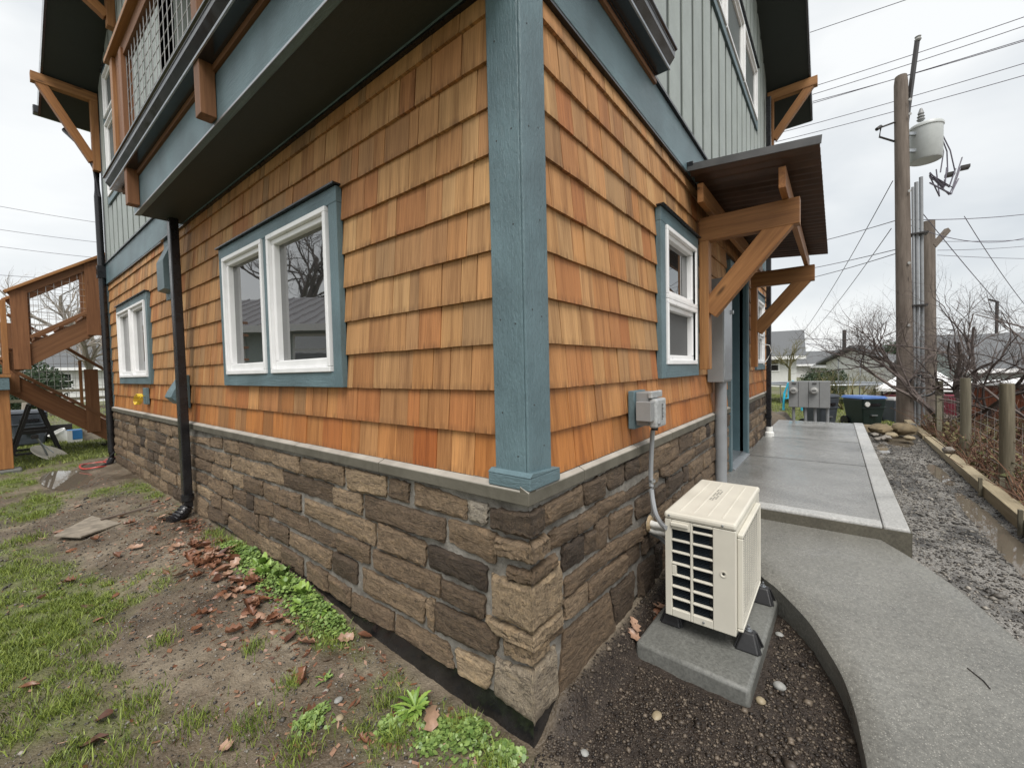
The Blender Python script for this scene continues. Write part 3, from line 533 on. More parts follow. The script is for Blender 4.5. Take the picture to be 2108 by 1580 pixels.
# quoins that wrap the corner
for t in QST:
    a, b = quad_of(t[:8]), quad_of(t[8:16]); tone = t[16]; o_ = rng.uniform(.026, .036); r = rng.random()*500
    if b[0][1] > .75 and b[0][1] < .86: o_ = .046
    zt = (a[0][1]+a[1][1]+b[0][1]+b[1][1])/4; zb = (a[2][1]+a[3][1]+b[2][1]+b[3][1])/4
    nA, nB, nv = 12, 9, 10; vs = []; gs = []; cols_ = []
    for i in range(nA+1): cols_.append(('A', i/nA))
    for i in range(1, nB+1): cols_.append(('B', i/nB))
    cut = [rng.uniform(-.0035, .0035) for _ in range(nv+1)]
    for j in range(nv+1):
        v_ = j/nv
        for ci, (w_, u) in enumerate(cols_):
            nn = float(fbm(u*4+r+(9 if w_ == 'B' else 0), v_*5+r, 5, 3))-.5+(float(fbm(u*11+r, v_*9, 8, 2))-.5)*.5
            rim = .72 if j in (0, nv) else 1.
            if w_ == 'A':
                s_ = (a[0][0]*(1-v_)+a[3][0]*v_)*(1-u)+(-o_)*u; zz = (a[0][1]*(1-u)+zt*u)*(1-v_)+(a[3][1]*(1-u)+zb*u)*v_
                d = o_*rim+nn*.010*(1 if u < 1 else .3) if u > 0 else .012
                if u == 1: vs.append((-o_*(.8+.2*rim)+cut[j], -o_*(.8+.2*rim)+cut[j]*.6, zz+rng.gauss(0, .002))); gs.append((r, zz+r, 0)); continue
                vs.append((-d, s_, zz+rng.gauss(0, .003))); gs.append((-s_*2.2+r, zz+r, d))
            else:
                s_ = (-o_)*(1-u)+(b[1][0]*(1-v_)+b[2][0]*v_)*u; zz = (zt*(1-u)+b[1][1]*u)*(1-v_)+(zb*(1-u)+b[2][1]*u)*v_
                d = o_*rim+nn*.010 if u < 1 else .012
                vs.append((s_, -d, zz+rng.gauss(0, .003))); gs.append((s_*2.2+r, zz+r, d))
    W_ = len(cols_); fs = [(j*W_+i, j*W_+i+1, (j+1)*W_+i+1, (j+1)*W_+i) for j in range(nv) for i in range(W_-1)]
    for j0 in (0, nv):
        n0 = len(vs)
        for i in range(W_): x, y, z = vs[j0*W_+i]; vs.append((max(x, 0.0) if cols_[i][0] == 'B' else .004, max(y, .0) if cols_[i][0] == 'A' else .004, z)); gs.append(gs[j0*W_+i])
        fs += [(j0*W_+i, j0*W_+i+1, n0+i+1, n0+i) for i in range(W_-1)]
    mb = MB(); mb.add(vs, fs, gs, tone); mb.build('corner_stone', MAT['stone'], venL, 0, True).data.set_sharp_from_angle(angle=R_(24))
# waterproofing below the stones, concrete cap ledge above them
m = MB(); m.box(-.004, .02, -.004, LY-.02, -.05, .16); m.box(.0205, DOOR0-.1, -.004, .02, -.05, .16); m.build('foundation_membrane', MAT['membrane'], house)
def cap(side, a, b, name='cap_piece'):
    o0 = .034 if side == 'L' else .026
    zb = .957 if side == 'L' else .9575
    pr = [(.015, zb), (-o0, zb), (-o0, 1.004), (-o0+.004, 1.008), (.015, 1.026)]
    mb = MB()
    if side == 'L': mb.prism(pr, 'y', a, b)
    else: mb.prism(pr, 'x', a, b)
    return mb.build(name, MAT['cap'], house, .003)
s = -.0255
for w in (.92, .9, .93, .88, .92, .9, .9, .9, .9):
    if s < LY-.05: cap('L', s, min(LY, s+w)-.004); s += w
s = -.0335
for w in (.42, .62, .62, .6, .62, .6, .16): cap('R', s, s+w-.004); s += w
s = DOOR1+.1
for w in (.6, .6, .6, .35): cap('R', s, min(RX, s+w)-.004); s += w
# --- corner post and trim
post = MB().box(-.012, .146, -.0, .146, 1.0, 2.93, 2).build('corner_post', MAT['blue'], house, .004)
MB().box(-.0115, .14, -.013, -.001, 1.0, 2.93, 2).build('corner_board', MAT['blue'], post, .004)
m = MB(); m.box(-.031, .175, -.031, .168, 1.012, 1.058, 1); m.build('post_base', MAT['blue'], post, .004)
m = MB(); m.prism([(-.0315, 1.0585), (.1755, 1.0585), (.1755, 1.061), (-.012, 1.074), (-.0315, 1.062)], 'y', -.0315, .1685); m.build('post_base_cap', MAT['blue'], post, .003)
MB().box(-.008, .03, LY-.085, LY, 1.0, 2.89, 2).build('corner_board', MAT['blue'], house, .003)
MB().box(RX-.05, RX, -.008, .03, 1.0, 2.89, 2).build('corner_board', MAT['blue'], house, .003)
m = MB(); m.box(-.016, .02, .15, LY, BAND0, BAND1, 1); m.build('trim_band', MAT['blue'], house, .004)
m = MB(); m.box(.1, RX, -.016, .02, BAND0, BAND1, 0); m.build('trim_band', MAT['blue'], house, .004)
m = MB(); m.box(-.035, .02, .15, LY, BAND1+.001, BAND1+.018); m.box(.1, RX, -.035, .02, BAND1+.001, BAND1+.018); m.build('band_flashing', MAT['black'], house)
m = MB(); m.box(-.013, .02, .15, LY, BAND0-.012, BAND0-.001); m.box(.142, RX-.05, -.013, .02, BAND0-.012, BAND0-.001); m.build('band_flashing', MAT['black'], house)
for i, z in enumerate((1.13, 1.29, 1.62, 1.64, 1.98, 2.3, 2.32, 2.66)):
    m = MB(); m.lathe((-.0118, .035+.07*(i % 2), z), [(0, 0), (.0035, 0), (.003, .0012), (0, .0014)], 7, ax=(-1, 0, 0)); m.build('nail_head', MAT['dark_steel'], post)
    m = MB(); m.lathe((.03+.06*((i+1) % 2), -.0128, z+.03), [(0, 0), (.0035, 0), (.003, .0012), (0, .0014)], 7, ax=(0, -1, 0)); m.build('nail_head', MAT['dark_steel'], post)
# --- door recess
dr = MB().box(DOOR0+.02, DOOR1-.02, .15, .2, SZ+.02, DOORZ-.02, 2).build('door', MAT['jamb'], house)
m = MB(); m.box(DOOR1, DOOR1+.02, -.02, .25, SZ, DOORZ, 2); m.box(DOOR1-.016, DOOR1-.001, .06, .15, SZ+.02, DOORZ-.02, 2); m.build('door_jamb', MAT['jamb'], dr, .003)
m = MB(); m.box(DOOR0-.02, DOOR0, -.02, .25, SZ, DOORZ, 2); m.build('door_jamb', MAT['jamb'], dr, .003)
m = MB(); m.box(DOOR0-.02, DOOR1+.02, -.02, .25, DOORZ+.001, DOORZ+.02); m.build('door_head', MAT['jamb'], dr)
m = MB(); m.box(DOOR0-.095, DOOR0-.021, -.03, .02, SZ, DOORZ+.1, 2); m.build('door_casing', MAT['blue'], dr, .003)
m = MB(); m.box(DOOR1+.021, DOOR1+.095, -.03, .02, SZ, DOORZ+.1, 2); m.build('door_casing', MAT['blue'], dr, .003)
m = MB(); m.box(DOOR0-.02, DOOR1+.02, -.03, .02, DOORZ+.021, DOORZ+.1); m.build('door_casing', MAT['blue'], dr, .003)
m = MB(); m.prism([(-.05, SZ), (.15, SZ), (.15, SZ+.045), (.02, SZ+.035), (-.05, SZ+.012)], 'x', DOOR0, DOOR1); m.build('threshold', MAT['galv'], dr, .002)
# ------------------------------------------------------------------ upper storey
def zr(x): return 6.437-.56*(x-5.498)      # soffit line over the right-hand gable wall
def zl(y): return 6.18-.487*(y-6.9)        # soffit line over the left-hand gable wall
UX0, UY0 = 1.36, 4.45                      # where the upper walls start beside the corner deck
def gable_wall(axis_, a, b, zf, ridge):
    mb = MB(); n = len(np.arange(a, b, .6))
    pr = [(a, BAND1+.019), (b, BAND1+.019), (b, zf(b)+.02), (max(a, ridge), zf(max(a, ridge))+.02)]
    if ridge > a: pr.append((a, zf(2*ridge-a)+.02))
    if axis_ == 'R':
        vs = [(s, d, z) for d in (0, .12) for s, z in pr]
    else: vs = [(d, s, z) for d in (0, .12) for s, z in pr]
    n = len(pr); mb.add(vs, [(i, (i+1) % n, n+(i+1) % n, n+i) for i in range(n)]+[tuple(range(n))[::-1], tuple(range(n, 2*n))], [(v[2], v[0]+v[1], 0) for v in vs])
    return mb.build('batten_wall', MAT['recess_shade'], house)  # gap shade between battens is put into this panel's colour
RIDX, RIDY = 3.4, 5.2
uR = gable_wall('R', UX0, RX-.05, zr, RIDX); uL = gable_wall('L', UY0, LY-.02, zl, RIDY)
UWR, UWL = (2.3, 5.48, 4.66, 5.50), (6.42, 7.32, 3.93, 5.78)
s = UX0+.02
while s < RX-.28:
    top = zr(s) if s > RIDX else zr(2*RIDX-s); cut = UWR[0]-.24 < s < UWR[1]+.0
    for z0, z1 in ([(BAND1+.019, UWR[2]-.012), (UWR[3]+.012, top)] if cut else [(BAND1+.019, top)]):
        MB().box(s, s+.235, -.010, .0, z0, z1, 2).build('batten', MAT['batten'], uR, .002)
    s += .305
s = UY0+.02
while s < LY-.25:
    top = zl(s) if s > RIDY else zl(2*RIDY-s); cut = UWL[0]-.24 < s < UWL[1]+.0
    for z0, z1 in ([(BAND1+.019, UWL[2]-.012), (UWL[3]+.012, top)] if cut else [(BAND1+.019, top)]):
        if z1 > z0+.05: MB().box(-.010, .0, s, s+.235, z0, z1, 2).build('batten', MAT['batten'], uL, .002)
    s += .305
u1 = window('w', 'R', *UWR, [(2.40, 3.36), (3.40, 4.36), (4.40, 5.38)], .08, d=.03)
for a in (2.39, 3.395, 4.40): sash(u1, 'R', a, a+.985, 4.75, 5.41, .034, .13)
u2 = window('w', 'L', *UWL, [(6.5, 7.24)], .08, d=.03)
sash(u2, 'L', 6.505, 7.235, 4.02, 5.02, .034, .13); sash(u2, 'L', 6.505, 7.235, 5.10, 5.69, .034, .13)
m = MB(); m.box(-.024, 0, 6.50, 7.24, 5.025, 5.095, 1); m.build('trim_board', MAT['blue'], u2)
# walls round the corner deck
m = MB(); m.box(UX0, UX0+.1, .0, UY0, 3.2, 6.0, 2); m.box(.0, UX0, UY0, UY0+.1, 3.2, 6.0, 2); dk = m.build('deck_wall', MAT['batten'], house)
for i in range(20): MB().box(UX0-.02, UX0, .1+i*.22, .15+i*.22, 3.3, 6.0, 2).build('batten', MAT['batten'], dk)
for y0 in (1.2, 2.7):
    m = MB(); m.box(UX0-.05, UX0-.021, y0, y0+1.0, 3.35, 5.3); m.build('door_frame', MAT['white'], dk); m = MB(); m.box(UX0-.055, UX0-.0505, y0+.1, y0+.9, 3.45, 5.2); m.build('pane', MAT['pane'], dk)
# roofs: two gables, soffits dark
def roof(kind, ridge, eave, zf, out, inn):
    prs = []
    z_r = zf(ridge)
    for e_ in (eave, 2*ridge-eave):
        zz = zf(eave)
        prs.append([(ridge, z_r), (e_, zz), (e_, zz+.16), (ridge, z_r+.18)])
    rf = empty('roof', (0, 0, 0)); hook(rf, house)
    for pr in prs:
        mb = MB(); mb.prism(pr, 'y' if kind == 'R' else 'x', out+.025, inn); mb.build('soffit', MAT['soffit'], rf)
        mb = MB(); p2 = [(pr[0][0], pr[0][1]-.015), (pr[1][0], pr[1][1]-.015), (pr[1][0], pr[1][1]+.18), (pr[0][0], pr[0][1]+.2)]
        mb.prism(p2, 'y' if kind == 'R' else 'x', out, out+.0245); mb.build('fascia', MAT['gutter'], rf)
    return rf
rR = roof('R', RIDX, 7.3, zr, -.575, 2.5); rL = roof('L', RIDY, 8.5, zl, -.575, 2.5)
# eave gutters
m = MB(); m.box(7.305, 7.42, -.56, 2.4, zr(7.3)+.03, zr(7.3)+.15); m.build('gutter', MAT['gutter'], house, .01)
m = MB(); m.box(-.62, 2.4, 8.505, 8.62, zl(8.5)+.03, zl(8.5)+.15); m.build('gutter', MAT['gutter'], house, .01)
def bracket(side, s, beam_z, out, drop, w=.1):
    """timber knee bracket: wall post, beam, diagonal brace"""
    T = wallmap(side); b = empty('bracket', T(s, 0, beam_z-drop)); hook(b, house)
    MB().beam(T(s, .055, beam_z-drop), T(s, .055, beam_z-.131), w, .085, T(0, 1, 0) if side == 'R' else T(0, 1, 0)).build('post', MAT['timber'], b, .004)
    MB().beam(T(s, .012, beam_z-.065), T(s, out, beam_z-.065), w, .13).build('beam', MAT['timber'], b, .004)
    MB().beam(T(s, .088, beam_z-drop+.13), T(s, out-.075, beam_z-.085), w*.85, .11).build('brace', MAT['timber'], b, .004)
    return b
bracket('R', 6.68, 5.755, .655, .86); bracket('L', 7.86, 5.70, .67, 1.14); bracket('L', 6.36, 6.43, .67, .55); bracket('R', 3.4, 7.55, .65, .86)

# ------------------------------------------------------------------ balcony: soffit, beam, gutter, railing
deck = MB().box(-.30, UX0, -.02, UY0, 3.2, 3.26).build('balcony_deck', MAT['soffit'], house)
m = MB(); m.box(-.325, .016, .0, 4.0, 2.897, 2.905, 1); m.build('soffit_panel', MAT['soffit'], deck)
m = MB(); m.box(-.345, -.306, .0, 4.0, 2.889, 3.16, 1); m.build('beam', MAT['blue'], deck, .004)
m = MB(); m.box(-.305, .0, 3.96, 3.999, 2.906, 3.16, 0); m.build('beam', MAT['blue'], deck)
m = MB(); m.box(-.3485, -.3455, .0, 4.0, 2.886, 2.897); m.build('drip_edge', MAT['galv'], deck)
m = MB(); m.box(-.36, -.30, -.02, 4.35, 3.165, 3.199, 1); m.build('ledger', MAT['redwood'], deck)
GP = [(0, 0), (.085, 0), (.088, .018), (.118, .055), (.122, .088), (.135, .092), (.135, .105), (.118, .108), (.0, .108)]   # K-style gutter section
g = MB(); g.prism([(-.345-u, 3.20+v) for u, v in GP], 'y', -.05, 4.42); gl = g.build('gutter', MAT['gutter'], house, .003)
m = MB(); m.prism([(-.345-u, 3.20+v) for u, v in [(.084, -.002), (.092, -.002), (.092, .012), (.084, .010)]], 'y', -.05, 4.42); m.build('gutter_lip', MAT['galv'], gl)
g = MB(); g.prism([(-.022-u, 3.20+v) for u, v in GP], 'x', -.30, 1.35); gr = g.build('gutter', MAT['gutter'], house, .003)
m = MB(); m.prism([(-.022-u, 3.20+v) for u, v in [(.084, -.002), (.092, -.002), (.092, .012), (.084, .010)]], 'x', -.30, 1.35); m.build('gutter_lip', MAT['galv'], gr)
m = MB(); m.box(.1, 1.345, -.034, -.017, 3.150, 3.199, 0); m.build('ledger', MAT['redwood'], deck)
m = MB()
for y in (1.92, 3.80, .15): MB().box(-.425, -.348, y-.045, y+.045, 2.91, 4.18, 2).build('railing_post', MAT['redwood'], deck, .003)
m = MB(); m.box(-.46, -.31, .0, 4.22, 4.235, 4.275, 1); m.build('top_rail', MAT['timber'], deck, .004)
m = MB(); m.box(-.41, -.37, .0, 4.14, 4.12, 4.233, 1); m.build('top_rail', MAT['redwood'], deck, .003)
m = MB(); m.box(-.435, -.346, 4.05, 4.14, 3.26, 4.23, 2); m.build('railing_post', MAT['timber'], deck, .003)
m = MB(); m.box(-.41, -.37, 3.94, 4.045, 3.32, 4.12, 2); m.build('railing_frame', MAT['redwood'], deck, .003)
m = MB(); m.box(-.41, -.37, .0, 4.14, 3.30, 3.37, 1); m.build('railing_frame', MAT['redwood'], deck, .003)
m = MB()
for i in range(39): m.tube([(-.39, .05+i*.1, 3.37), (-.39, .05+i*.1, 4.12)], .0028, 5)
for i in range(7): m.tube([(-.386, .05, 3.44+i*.1), (-.386, 3.94, 3.44+i*.1)], .0028, 5)
m.build('wire_panel', MAT['mesh_wire'], deck)
# ------------------------------------------------------------------ downspouts
def downspout(pts, w, d, turn, mat='black'):
    ds = MB(); p = [Vector(q) for q in pts]
    for i in range(len(p)-1): ds.beam(p[i], p[i+1], w, d, (1, 0, .01) if turn == 'x' else (0, 1, .01))
    return ds.build('downspout', MAT[mat], house, .008)
d1 = downspout([(-.10, 3.90, 2.9), (-.10, 3.86, .24)], .085, .07, 'x')
m = MB(); m.tube([(-.10, 3.86, .36), (-.10, 3.858, .30), (-.112, 3.85, .24), (-.145, 3.835, .195), (-.20, 3.815, .165), (-.25, 3.80, .155)], [.052, .052, .05, .05, .05, .054], 12); m.build('elbow', MAT['black'], d1, 0, True)
for i in range(5):
    t = i/5; m = MB(); m.tube([(-.116-.021*i, 3.848-.008*i, .232-.0165*i), (-.124-.021*i, 3.845-.008*i, .225-.0165*i)], .0555, 12); m.build('elbow_rib', MAT['black'], d1)
d2 = MB(); d2.tube([(-.30, 8.50, 5.30), (-.12, 8.25, 5.0), (-.055, 7.92, 4.62), (-.055, 7.92, 4.2), (-.055, 7.92, .32), (-.06, 7.90, .22), (-.10, 7.84, .15), (-.18, 7.76, .12)], .042, 10); d2 = d2.build('downspout', MAT['black'], house, 0, True)
m = MB(); m.box(-.11, 0, 7.86, 7.98, 2.98, 3.16); m.build('strap', MAT['black'], d2)
d3 = MB(); d3.box(-.035+6.30, .035+6.30, -.10, -.035, .46, 5.5); d3 = d3.build('downspout', MAT['black'], house, .008)
m = MB(); m.lathe((6.30, -.07, SZ), [(.0, 0), (.068, 0), (.068, .06), (.05, .075), (.05, .15), (.0, .15)], 16); m.build('drain_boot', MAT['white_pvc'], d3)
for z in (.62, 2.3): m = MB(); m.box(6.26, 6.345, -.104, .0, z, z+.03); m.build('strap', MAT['black'], d3)
# ------------------------------------------------------------------ vents on the left wall
v1 = MB(); v1.prism([(-.012, 2.30), (-.105, 2.32), (-.105, 2.60), (-.02, 2.80), (-.012, 2.80)], 'y', 4.27, 4.52); v1 = v1.build('vent_hood', MAT['blue'], house, .004)
m = MB(); m.box(-.03, .0, 4.23, 4.56, 2.24, 2.84, 2); m.build('vent_block', MAT['blue'], v1, .003)
m = MB(); m.box(-.06, .0, 4.22, 4.57, 2.842, 2.852); m.build('drip_cap', MAT['black'], v1)
v2 = MB(); v2.prism([(-.03, 1.20), (-.08, 1.19), (-.145, 1.26), (-.125, 1.31), (-.05, 1.44), (-.03, 1.44)], 'y', 4.06, 4.27); v2 = v2.build('vent_hood', MAT['blue'], house, .005)
m = MB(); m.box(-.03, .0, 4.02, 4.32, 1.15, 1.47, 2); m.build('vent_block', MAT['blue'], v2, .003)
m = MB(); m.box(-.03, .0, 5.64, 5.80, 1.13, 1.33, 2); m.build('mounting_block', MAT['blue'], house, .003)
# ------------------------------------------------------------------ entry canopy
can = empty('canopy', (3.7, 0, 1.4)); hook(can, house)
CX0, CX1, CY = 2.06, 5.38, -.805
vs, fs = [], []; N_ = 27*8
for i in range(N_+1):
    x = CX0+(CX1-CX0)*i/N_; w = .022*math.sin(2*math.pi*i/8)
    for y, z in ((-.018, 2.905), (CY, 2.835)):
        for t in (0, .004): vs.append((x, y, z+w+t))
for i in range(N_):
    a = i*4; fs += [(a, a+2, a+6, a+4), (a+1, a+5, a+7, a+3), (a+2, a+3, a+7, a+6), (a, a+4, a+5, a+1)]
fs += [(0, 1, 3, 2), (N_*4, N_*4+2, N_*4+3, N_*4+1)]
m = MB(); m.add(vs, fs); m.build('corrugated_roof', MAT['rust_tin'], can)
m = MB(); m.beam((CX0-.012, -.02, 2.912), (CX0-.012, CY-.01, 2.842), .012, .05); m.build('edge_flashing', MAT['tin_top'], can)
m = MB(); m.box(CX0-.02, CX1+.02, -.06, -.017, 2.92, 2.95); m.build('wall_flashing', MAT['black'], can)
for y, z in ((-.085, 2.775), (-.60, 2.735)): MB().beam((2.14, y, z-.03), (5.30, y, z-.03), .042, .14).build('purlin', MAT['timber'], can, .003)
for x in (2.42, 4.98):
    MB().box(x-.05, x+.05, -.088, -.018, 1.42, 2.4445, 2).build('post', MAT['timber'], can, .004)
    MB().box(x-.045, x+.045, -.685, -.018, 2.445, 2.632, 1).build('beam', MAT['timber'], can, .005)
    MB().beam((x, -.075, 1.885), (x, -.60, 2.505), .084, .15).build('brace', MAT['timber'], can, .004)
# ------------------------------------------------------------------ wall-mounted equipment
ds = empty('disconnect_box', (1.03, -.02, 1.12), 'grey electrical disconnect box on blue block above the heat pump', 'electrical box')
MB().box(.935, 1.105, -.035, .0, 1.115, 1.322, 2).build('mounting_block', MAT['blue'], ds, .004)
MB().box(.955, 1.10, -.105, -.036, 1.135, 1.315, 2).build('case', MAT['box_grey'], ds, .004)
m = MB(); m.box(.945, 1.112, -.128, -.1055, 1.283, 1.32); m.build('hood', MAT['lead_grey'], ds, .005)
m = MB(); m.box(.955, 1.108, -.150, -.1055, 1.125, 1.28, 2); m.build('cover', MAT['lead_grey'], ds, .010)
m = MB(); m.box(.905, .9545, -.135, -.055, 1.165, 1.268, 2); m.build('side_panel', MAT['box_grey'], ds, .003)
m = MB()
zz = 1.165
for i in range(8):
    h = (.007, .009, .006, .008)[i % 4]; m.box(1.03, 1.046-(.004 if i % 3 == 0 else 0), -.1515, -.1502, zz, zz+h)
    if i % 2: m.box(1.05, 1.054, -.1515, -.1502, zz, zz+h*.7)
    zz += h+.0035
m.build('worn_print', MAT['cover_label'], ds)
m = MB(); m.lathe((.972, -.152, 1.15), [(0, 0), (.008, 0), (.008, .01), (0, .01)], 10, ax=(0, -1, 0)); m.build('latch', MAT['galv'], ds)
cd = MB(); cd.tube([(1.06, -.10, 1.13), (1.06, -.10, 1.10)], .019, 10); cdx = empty('flexible_conduit', (1.06, -.07, .65), 'grey flexible conduit running from disconnect box down to heat pump', 'conduit')
cd.build('connector', MAT['black'], cdx)
m = MB(); pts = smooth_poly([(0, 1.10), (.004, .98), (.008, .86), (.012, .78), (-.005, .71), (-.05, .655), (-.10, .635)], 5)
ys = np.linspace(0, 1, len(pts)); m.tube([(1.06+a*1.0-.08*t**3, -.09+.02*math.sin(3*t)-.13*t**4, b) for (a, b), t in zip(pts, ys)], .0125, 8); m.build('hose', MAT['conduit'], cdx, 0, True)
m = MB(); m.tube([(1.068, -.08, .82), (1.069, -.08, .805)], .018, 8); m.build('clamp', MAT['galv'], cdx)
ls = empty('line_set', (1.15, -.03, .48), 'white insulated refrigerant pipes leaving stone wall behind the heat pump', 'pipes')
m = MB(); m.lathe((1.16, -.028, .53), [(0, 0), (.05, 0), (.04, .012), (0, .014)], 12, ax=(0, -1, 0)); m.build('wall_plug', MAT['brick_tan'], ls)
for dz, r in ((0, .021), (-.038, .017)):
    m = MB(); m.tube([(1.16, -.02, .535+dz), (1.15, -.07, .53+dz), (1.12, -.13, .545+dz), (1.08, -.18, .56+dz), (1.03, -.225, .57+dz), (1.0, -.26, .575+dz)], r, 10); m.build('pipe', MAT['white_pvc'], ls, 0, True)
m = MB(); m.tube([(1.10, -.155, .565), (1.105, -.15, .48)], .004, 5); m.tube([(1.07, -.185, .60), (1.078, -.155, .50), (1.10, -.18, .49)], .004, 5); m.build('cable_tie', MAT['black'], ls)
m = MB(); m.tube([(1.19, -.02, .47), (1.17, -.09, .455), (1.10, -.17, .44), (1.02, -.24, .42)], .012, 8); m.build('drain_tube', MAT['conduit'], ls, 0, True)
pn = empty('electrical_panel', (2.86, 0, 1.3), 'tall grey electrical panel box beside the entry door', 'electrical box')
MB().box(2.70, 3.04, -.128, .0, 1.305, 2.20, 2).build('case', MAT['box_grey'], pn, .004)
MB().box(2.715, 3.03, -.136, -.1285, 1.32, 2.19, 2).build('cover', MAT['galv'], pn, .003)
m = MB(); m.lathe((2.99, -.137, 1.93), [(0, 0), (.018, 0), (.018, .02), (0, .022)], 12, ax=(0, -1, 0)); m.build('lock', MAT['galv'], pn)
m = MB(); m.tube([(2.90, -.066, .25), (2.90, -.066, 1.304)], .05, 14); m.build('riser_conduit', MAT['conduit'], pn, 0, True)
wr = MB(); wr.tube([(5.05, -.05, 2.05), (5.03, -.11, 1.93), (5.06, -.09, 1.75), (5.10, -.12, 1.72), (5.16, -.20, 1.70), (5.18, -.22, 1.62), (5.13, -.18, 1.52), (5.08, -.14, 1.45), (5.10, -.17, 1.44)], .006, 6)
wr.build('loose_wire', MAT['white_pvc'], None, 0, True, label='loose coil of white wire hanging by the far canopy post', cat='wire')
yc = MB()
for q in range(4):
    yc.tube([(-.10-.01*q, 5.56+.13*math.cos(t)+.012*q, 1.20+.055*math.sin(t)-.03*math.cos(t)) for t in np.linspace(0, 6.28, 18)], .0045, 5)
yc.tube([(-.03, 5.72, 1.23), (-.07, 5.66, 1.235), (-.10, 5.60, 1.20)], .005, 5)
yc.build('yellow_cable', MAT['yellow'], None, 0, True, label='small yellow coil of cable hanging on the shingles under the far window', cat='cable')

# ------------------------------------------------------------------ heat pump on its pad
pad = MB(); pr = [(.688, -.615), (1.635, -.635), (1.655, -.135), (.715, -.115)]
pad.hexa([(x+(.012 if i in (0, 3) else -.012)*-1, y, -.03) for i, (x, y) in enumerate(pr)]+[(x, y, .098) for x, y in pr]); 
padv = pad.build('equipment_pad', MAT['pad'], None, .016, True, label='grey concrete pad on bare soil under the heat pump', cat='pad')
hp = empty('heat_pump', (1.24, -.37, .10), 'cream mini-split heat pump outdoor unit on black rubber feet', 'heat pump')
X0, X1, Y0, Y1, Z0, Z1 = .885, 1.62, -.53, -.208, .188, .718
HP = []
def hb(name, mat, x0, x1, y0, y1, z0, z1, bev=.004, par=None, **kw): return MB().box(x0, x1, y0, y1, z0, z1).build(name, MAT[mat], par or hp, bev, **kw)
hb('inner_case', 'pump_dark', X0+.03, X1-.02, Y0+.03, Y1-.012, Z0+.015, Z1-.03, 0)
cl = MB()
for i in range(60): cl.box(X0+.0215, X0+.0295, Y0+.12, Y1-.012, Z0+.03+i*.008, Z0+.0335+i*.008)
cl.build('condenser_coil', MAT['coil'], hp)
lid = hb('top_cover', 'pump', X0-.004, X1+.004, Y0-.004, Y1+.004, Z1-.035, Z1, .012)
for y in (-.27, -.335, -.40, -.465): hb('lid_rib', 'pump', X0+.05, X1-.05, y-.004, y+.004, Z1-.002, Z1+.003, .0015, lid)
pt = MB()
for i in range(9):
    for j in range(3):
        if (i*7+j*3) % 4: pt.box(1.20+i*.026, 1.20+i*.026+.017, -.378+j*.012, -.370+j*.012, Z1+.0004, Z1+.0012)
pt.build('worn_print', MAT['print_grey'], lid)
# left end panel with its openings: vertical ribs and cross bars leave 15 holes
ep = MB(); zt, zb = Z1-.036, Z0; ex0, ex1 = X0, X0+.02
ycol = [Y0+.005, -.425, -.415+.005, -.338, -.325, -.243, Y1]      # solid strip | hole column | mullion | hole column | edge
ep.box(ex0, ex1, Y0, -.432, zb, zt); ep.box(ex0, ex1, -.340, -.329, zb, zt); ep.box(ex0, ex1, -.240, Y1, zb, zt)
def bars(y0, y1, zs):
    for a, b in zs: ep.box(ex0, ex1, y0+.0005, y1-.0005, a, b)
H = [zb+.038+i*.0595 for i in range(8)]
bars(-.432, -.340, [(zb, H[0])]+[(H[i]-.009, H[i]) for i in range(1, 7)]+[(H[7]-.009, H[7]), (H[7]+.027, zt)])
bars(-.329, -.240, [(zb, H[0])]+[(H[i]-.009, H[i]) for i in range(1, 7)]+[(H[7]-.009, zt)])
ep.box(ex0+.001, ex1-.001, -.262, -.2405, H[3], H[4]-.012)
ep.build('end_panel', MAT['pump'], hp, .003)
hb('handle_lip', 'pump', X0-.012, X0, -.322, -.238, H[7]+.01, H[7]+.03, .004)
m = MB(); m.lathe((X0-.001, -.478, .47), [(0, -.002), (.014, -.002), (.016, .0015), (.012, .002), (.006, -.001), (0, -.001)], 16, ax=(-1, 0, 0)); m.build('screw_boss', MAT['pump'], hp)
for y, z in ((-.23, Z1-.016), (-.475, Z1-.018), (-.39, Z0+.02)): m = MB(); m.lathe((X0-.004, y, z), [(0, 0), (.006, 0), (.005, .003), (0, .004)], 8, ax=(-1, 0, 0)); m.build('screw', MAT['galv'], hp)
# front (fan) panel with raised frame and fine louvred grille
fp = MB(); fp.box(X0+.0205, X1, Y0, Y0+.02, Z0, Z1-.036); fpn = fp.build('front_panel', MAT['pump'], hp, .006)
gx0, gx1, gz0, gz1 = X0+.03, X1-.14, Z0+.012, Z1-.055
m = MB(); yf = Y0-.026
for (a, b, c, d) in ((gx0, gx1, gz1-.02, gz1), (gx0, gx1, gz0, gz0+.014), (gx0, gx0+.010, gz0+.014, gz1-.02), (gx1-.010, gx1, gz0+.014, gz1-.02)): m.box(a, b, yf, Y0-.0005, c, d)
m.build('grille_frame', MAT['pump'], hp, .006)
m = MB()
for i in range(36): z = gz0+.016+i*(gz1-gz0-.04)/36; m.box(gx0+.010, gx1-.010, yf+.003, yf+.0044, z, z+.0030)
for i in range(9): x = gx0+.06+i*(gx1-gx0-.1)/8; m.box(x, x+.004, yf+.005, yf+.0065, gz0+.014, gz1-.02)
m.build('grille', MAT['pump'], hp)
hb('grille_back', 'pump_dark', gx0+.01, gx1-.01, Y0-.008, Y0-.001, gz0+.01, gz1-.01, 0)
hb('base_tray', 'pump', X0+.01, X1-.01, Y0+.01, Y1-.01, Z0-.006, Z0-.0005, .002)
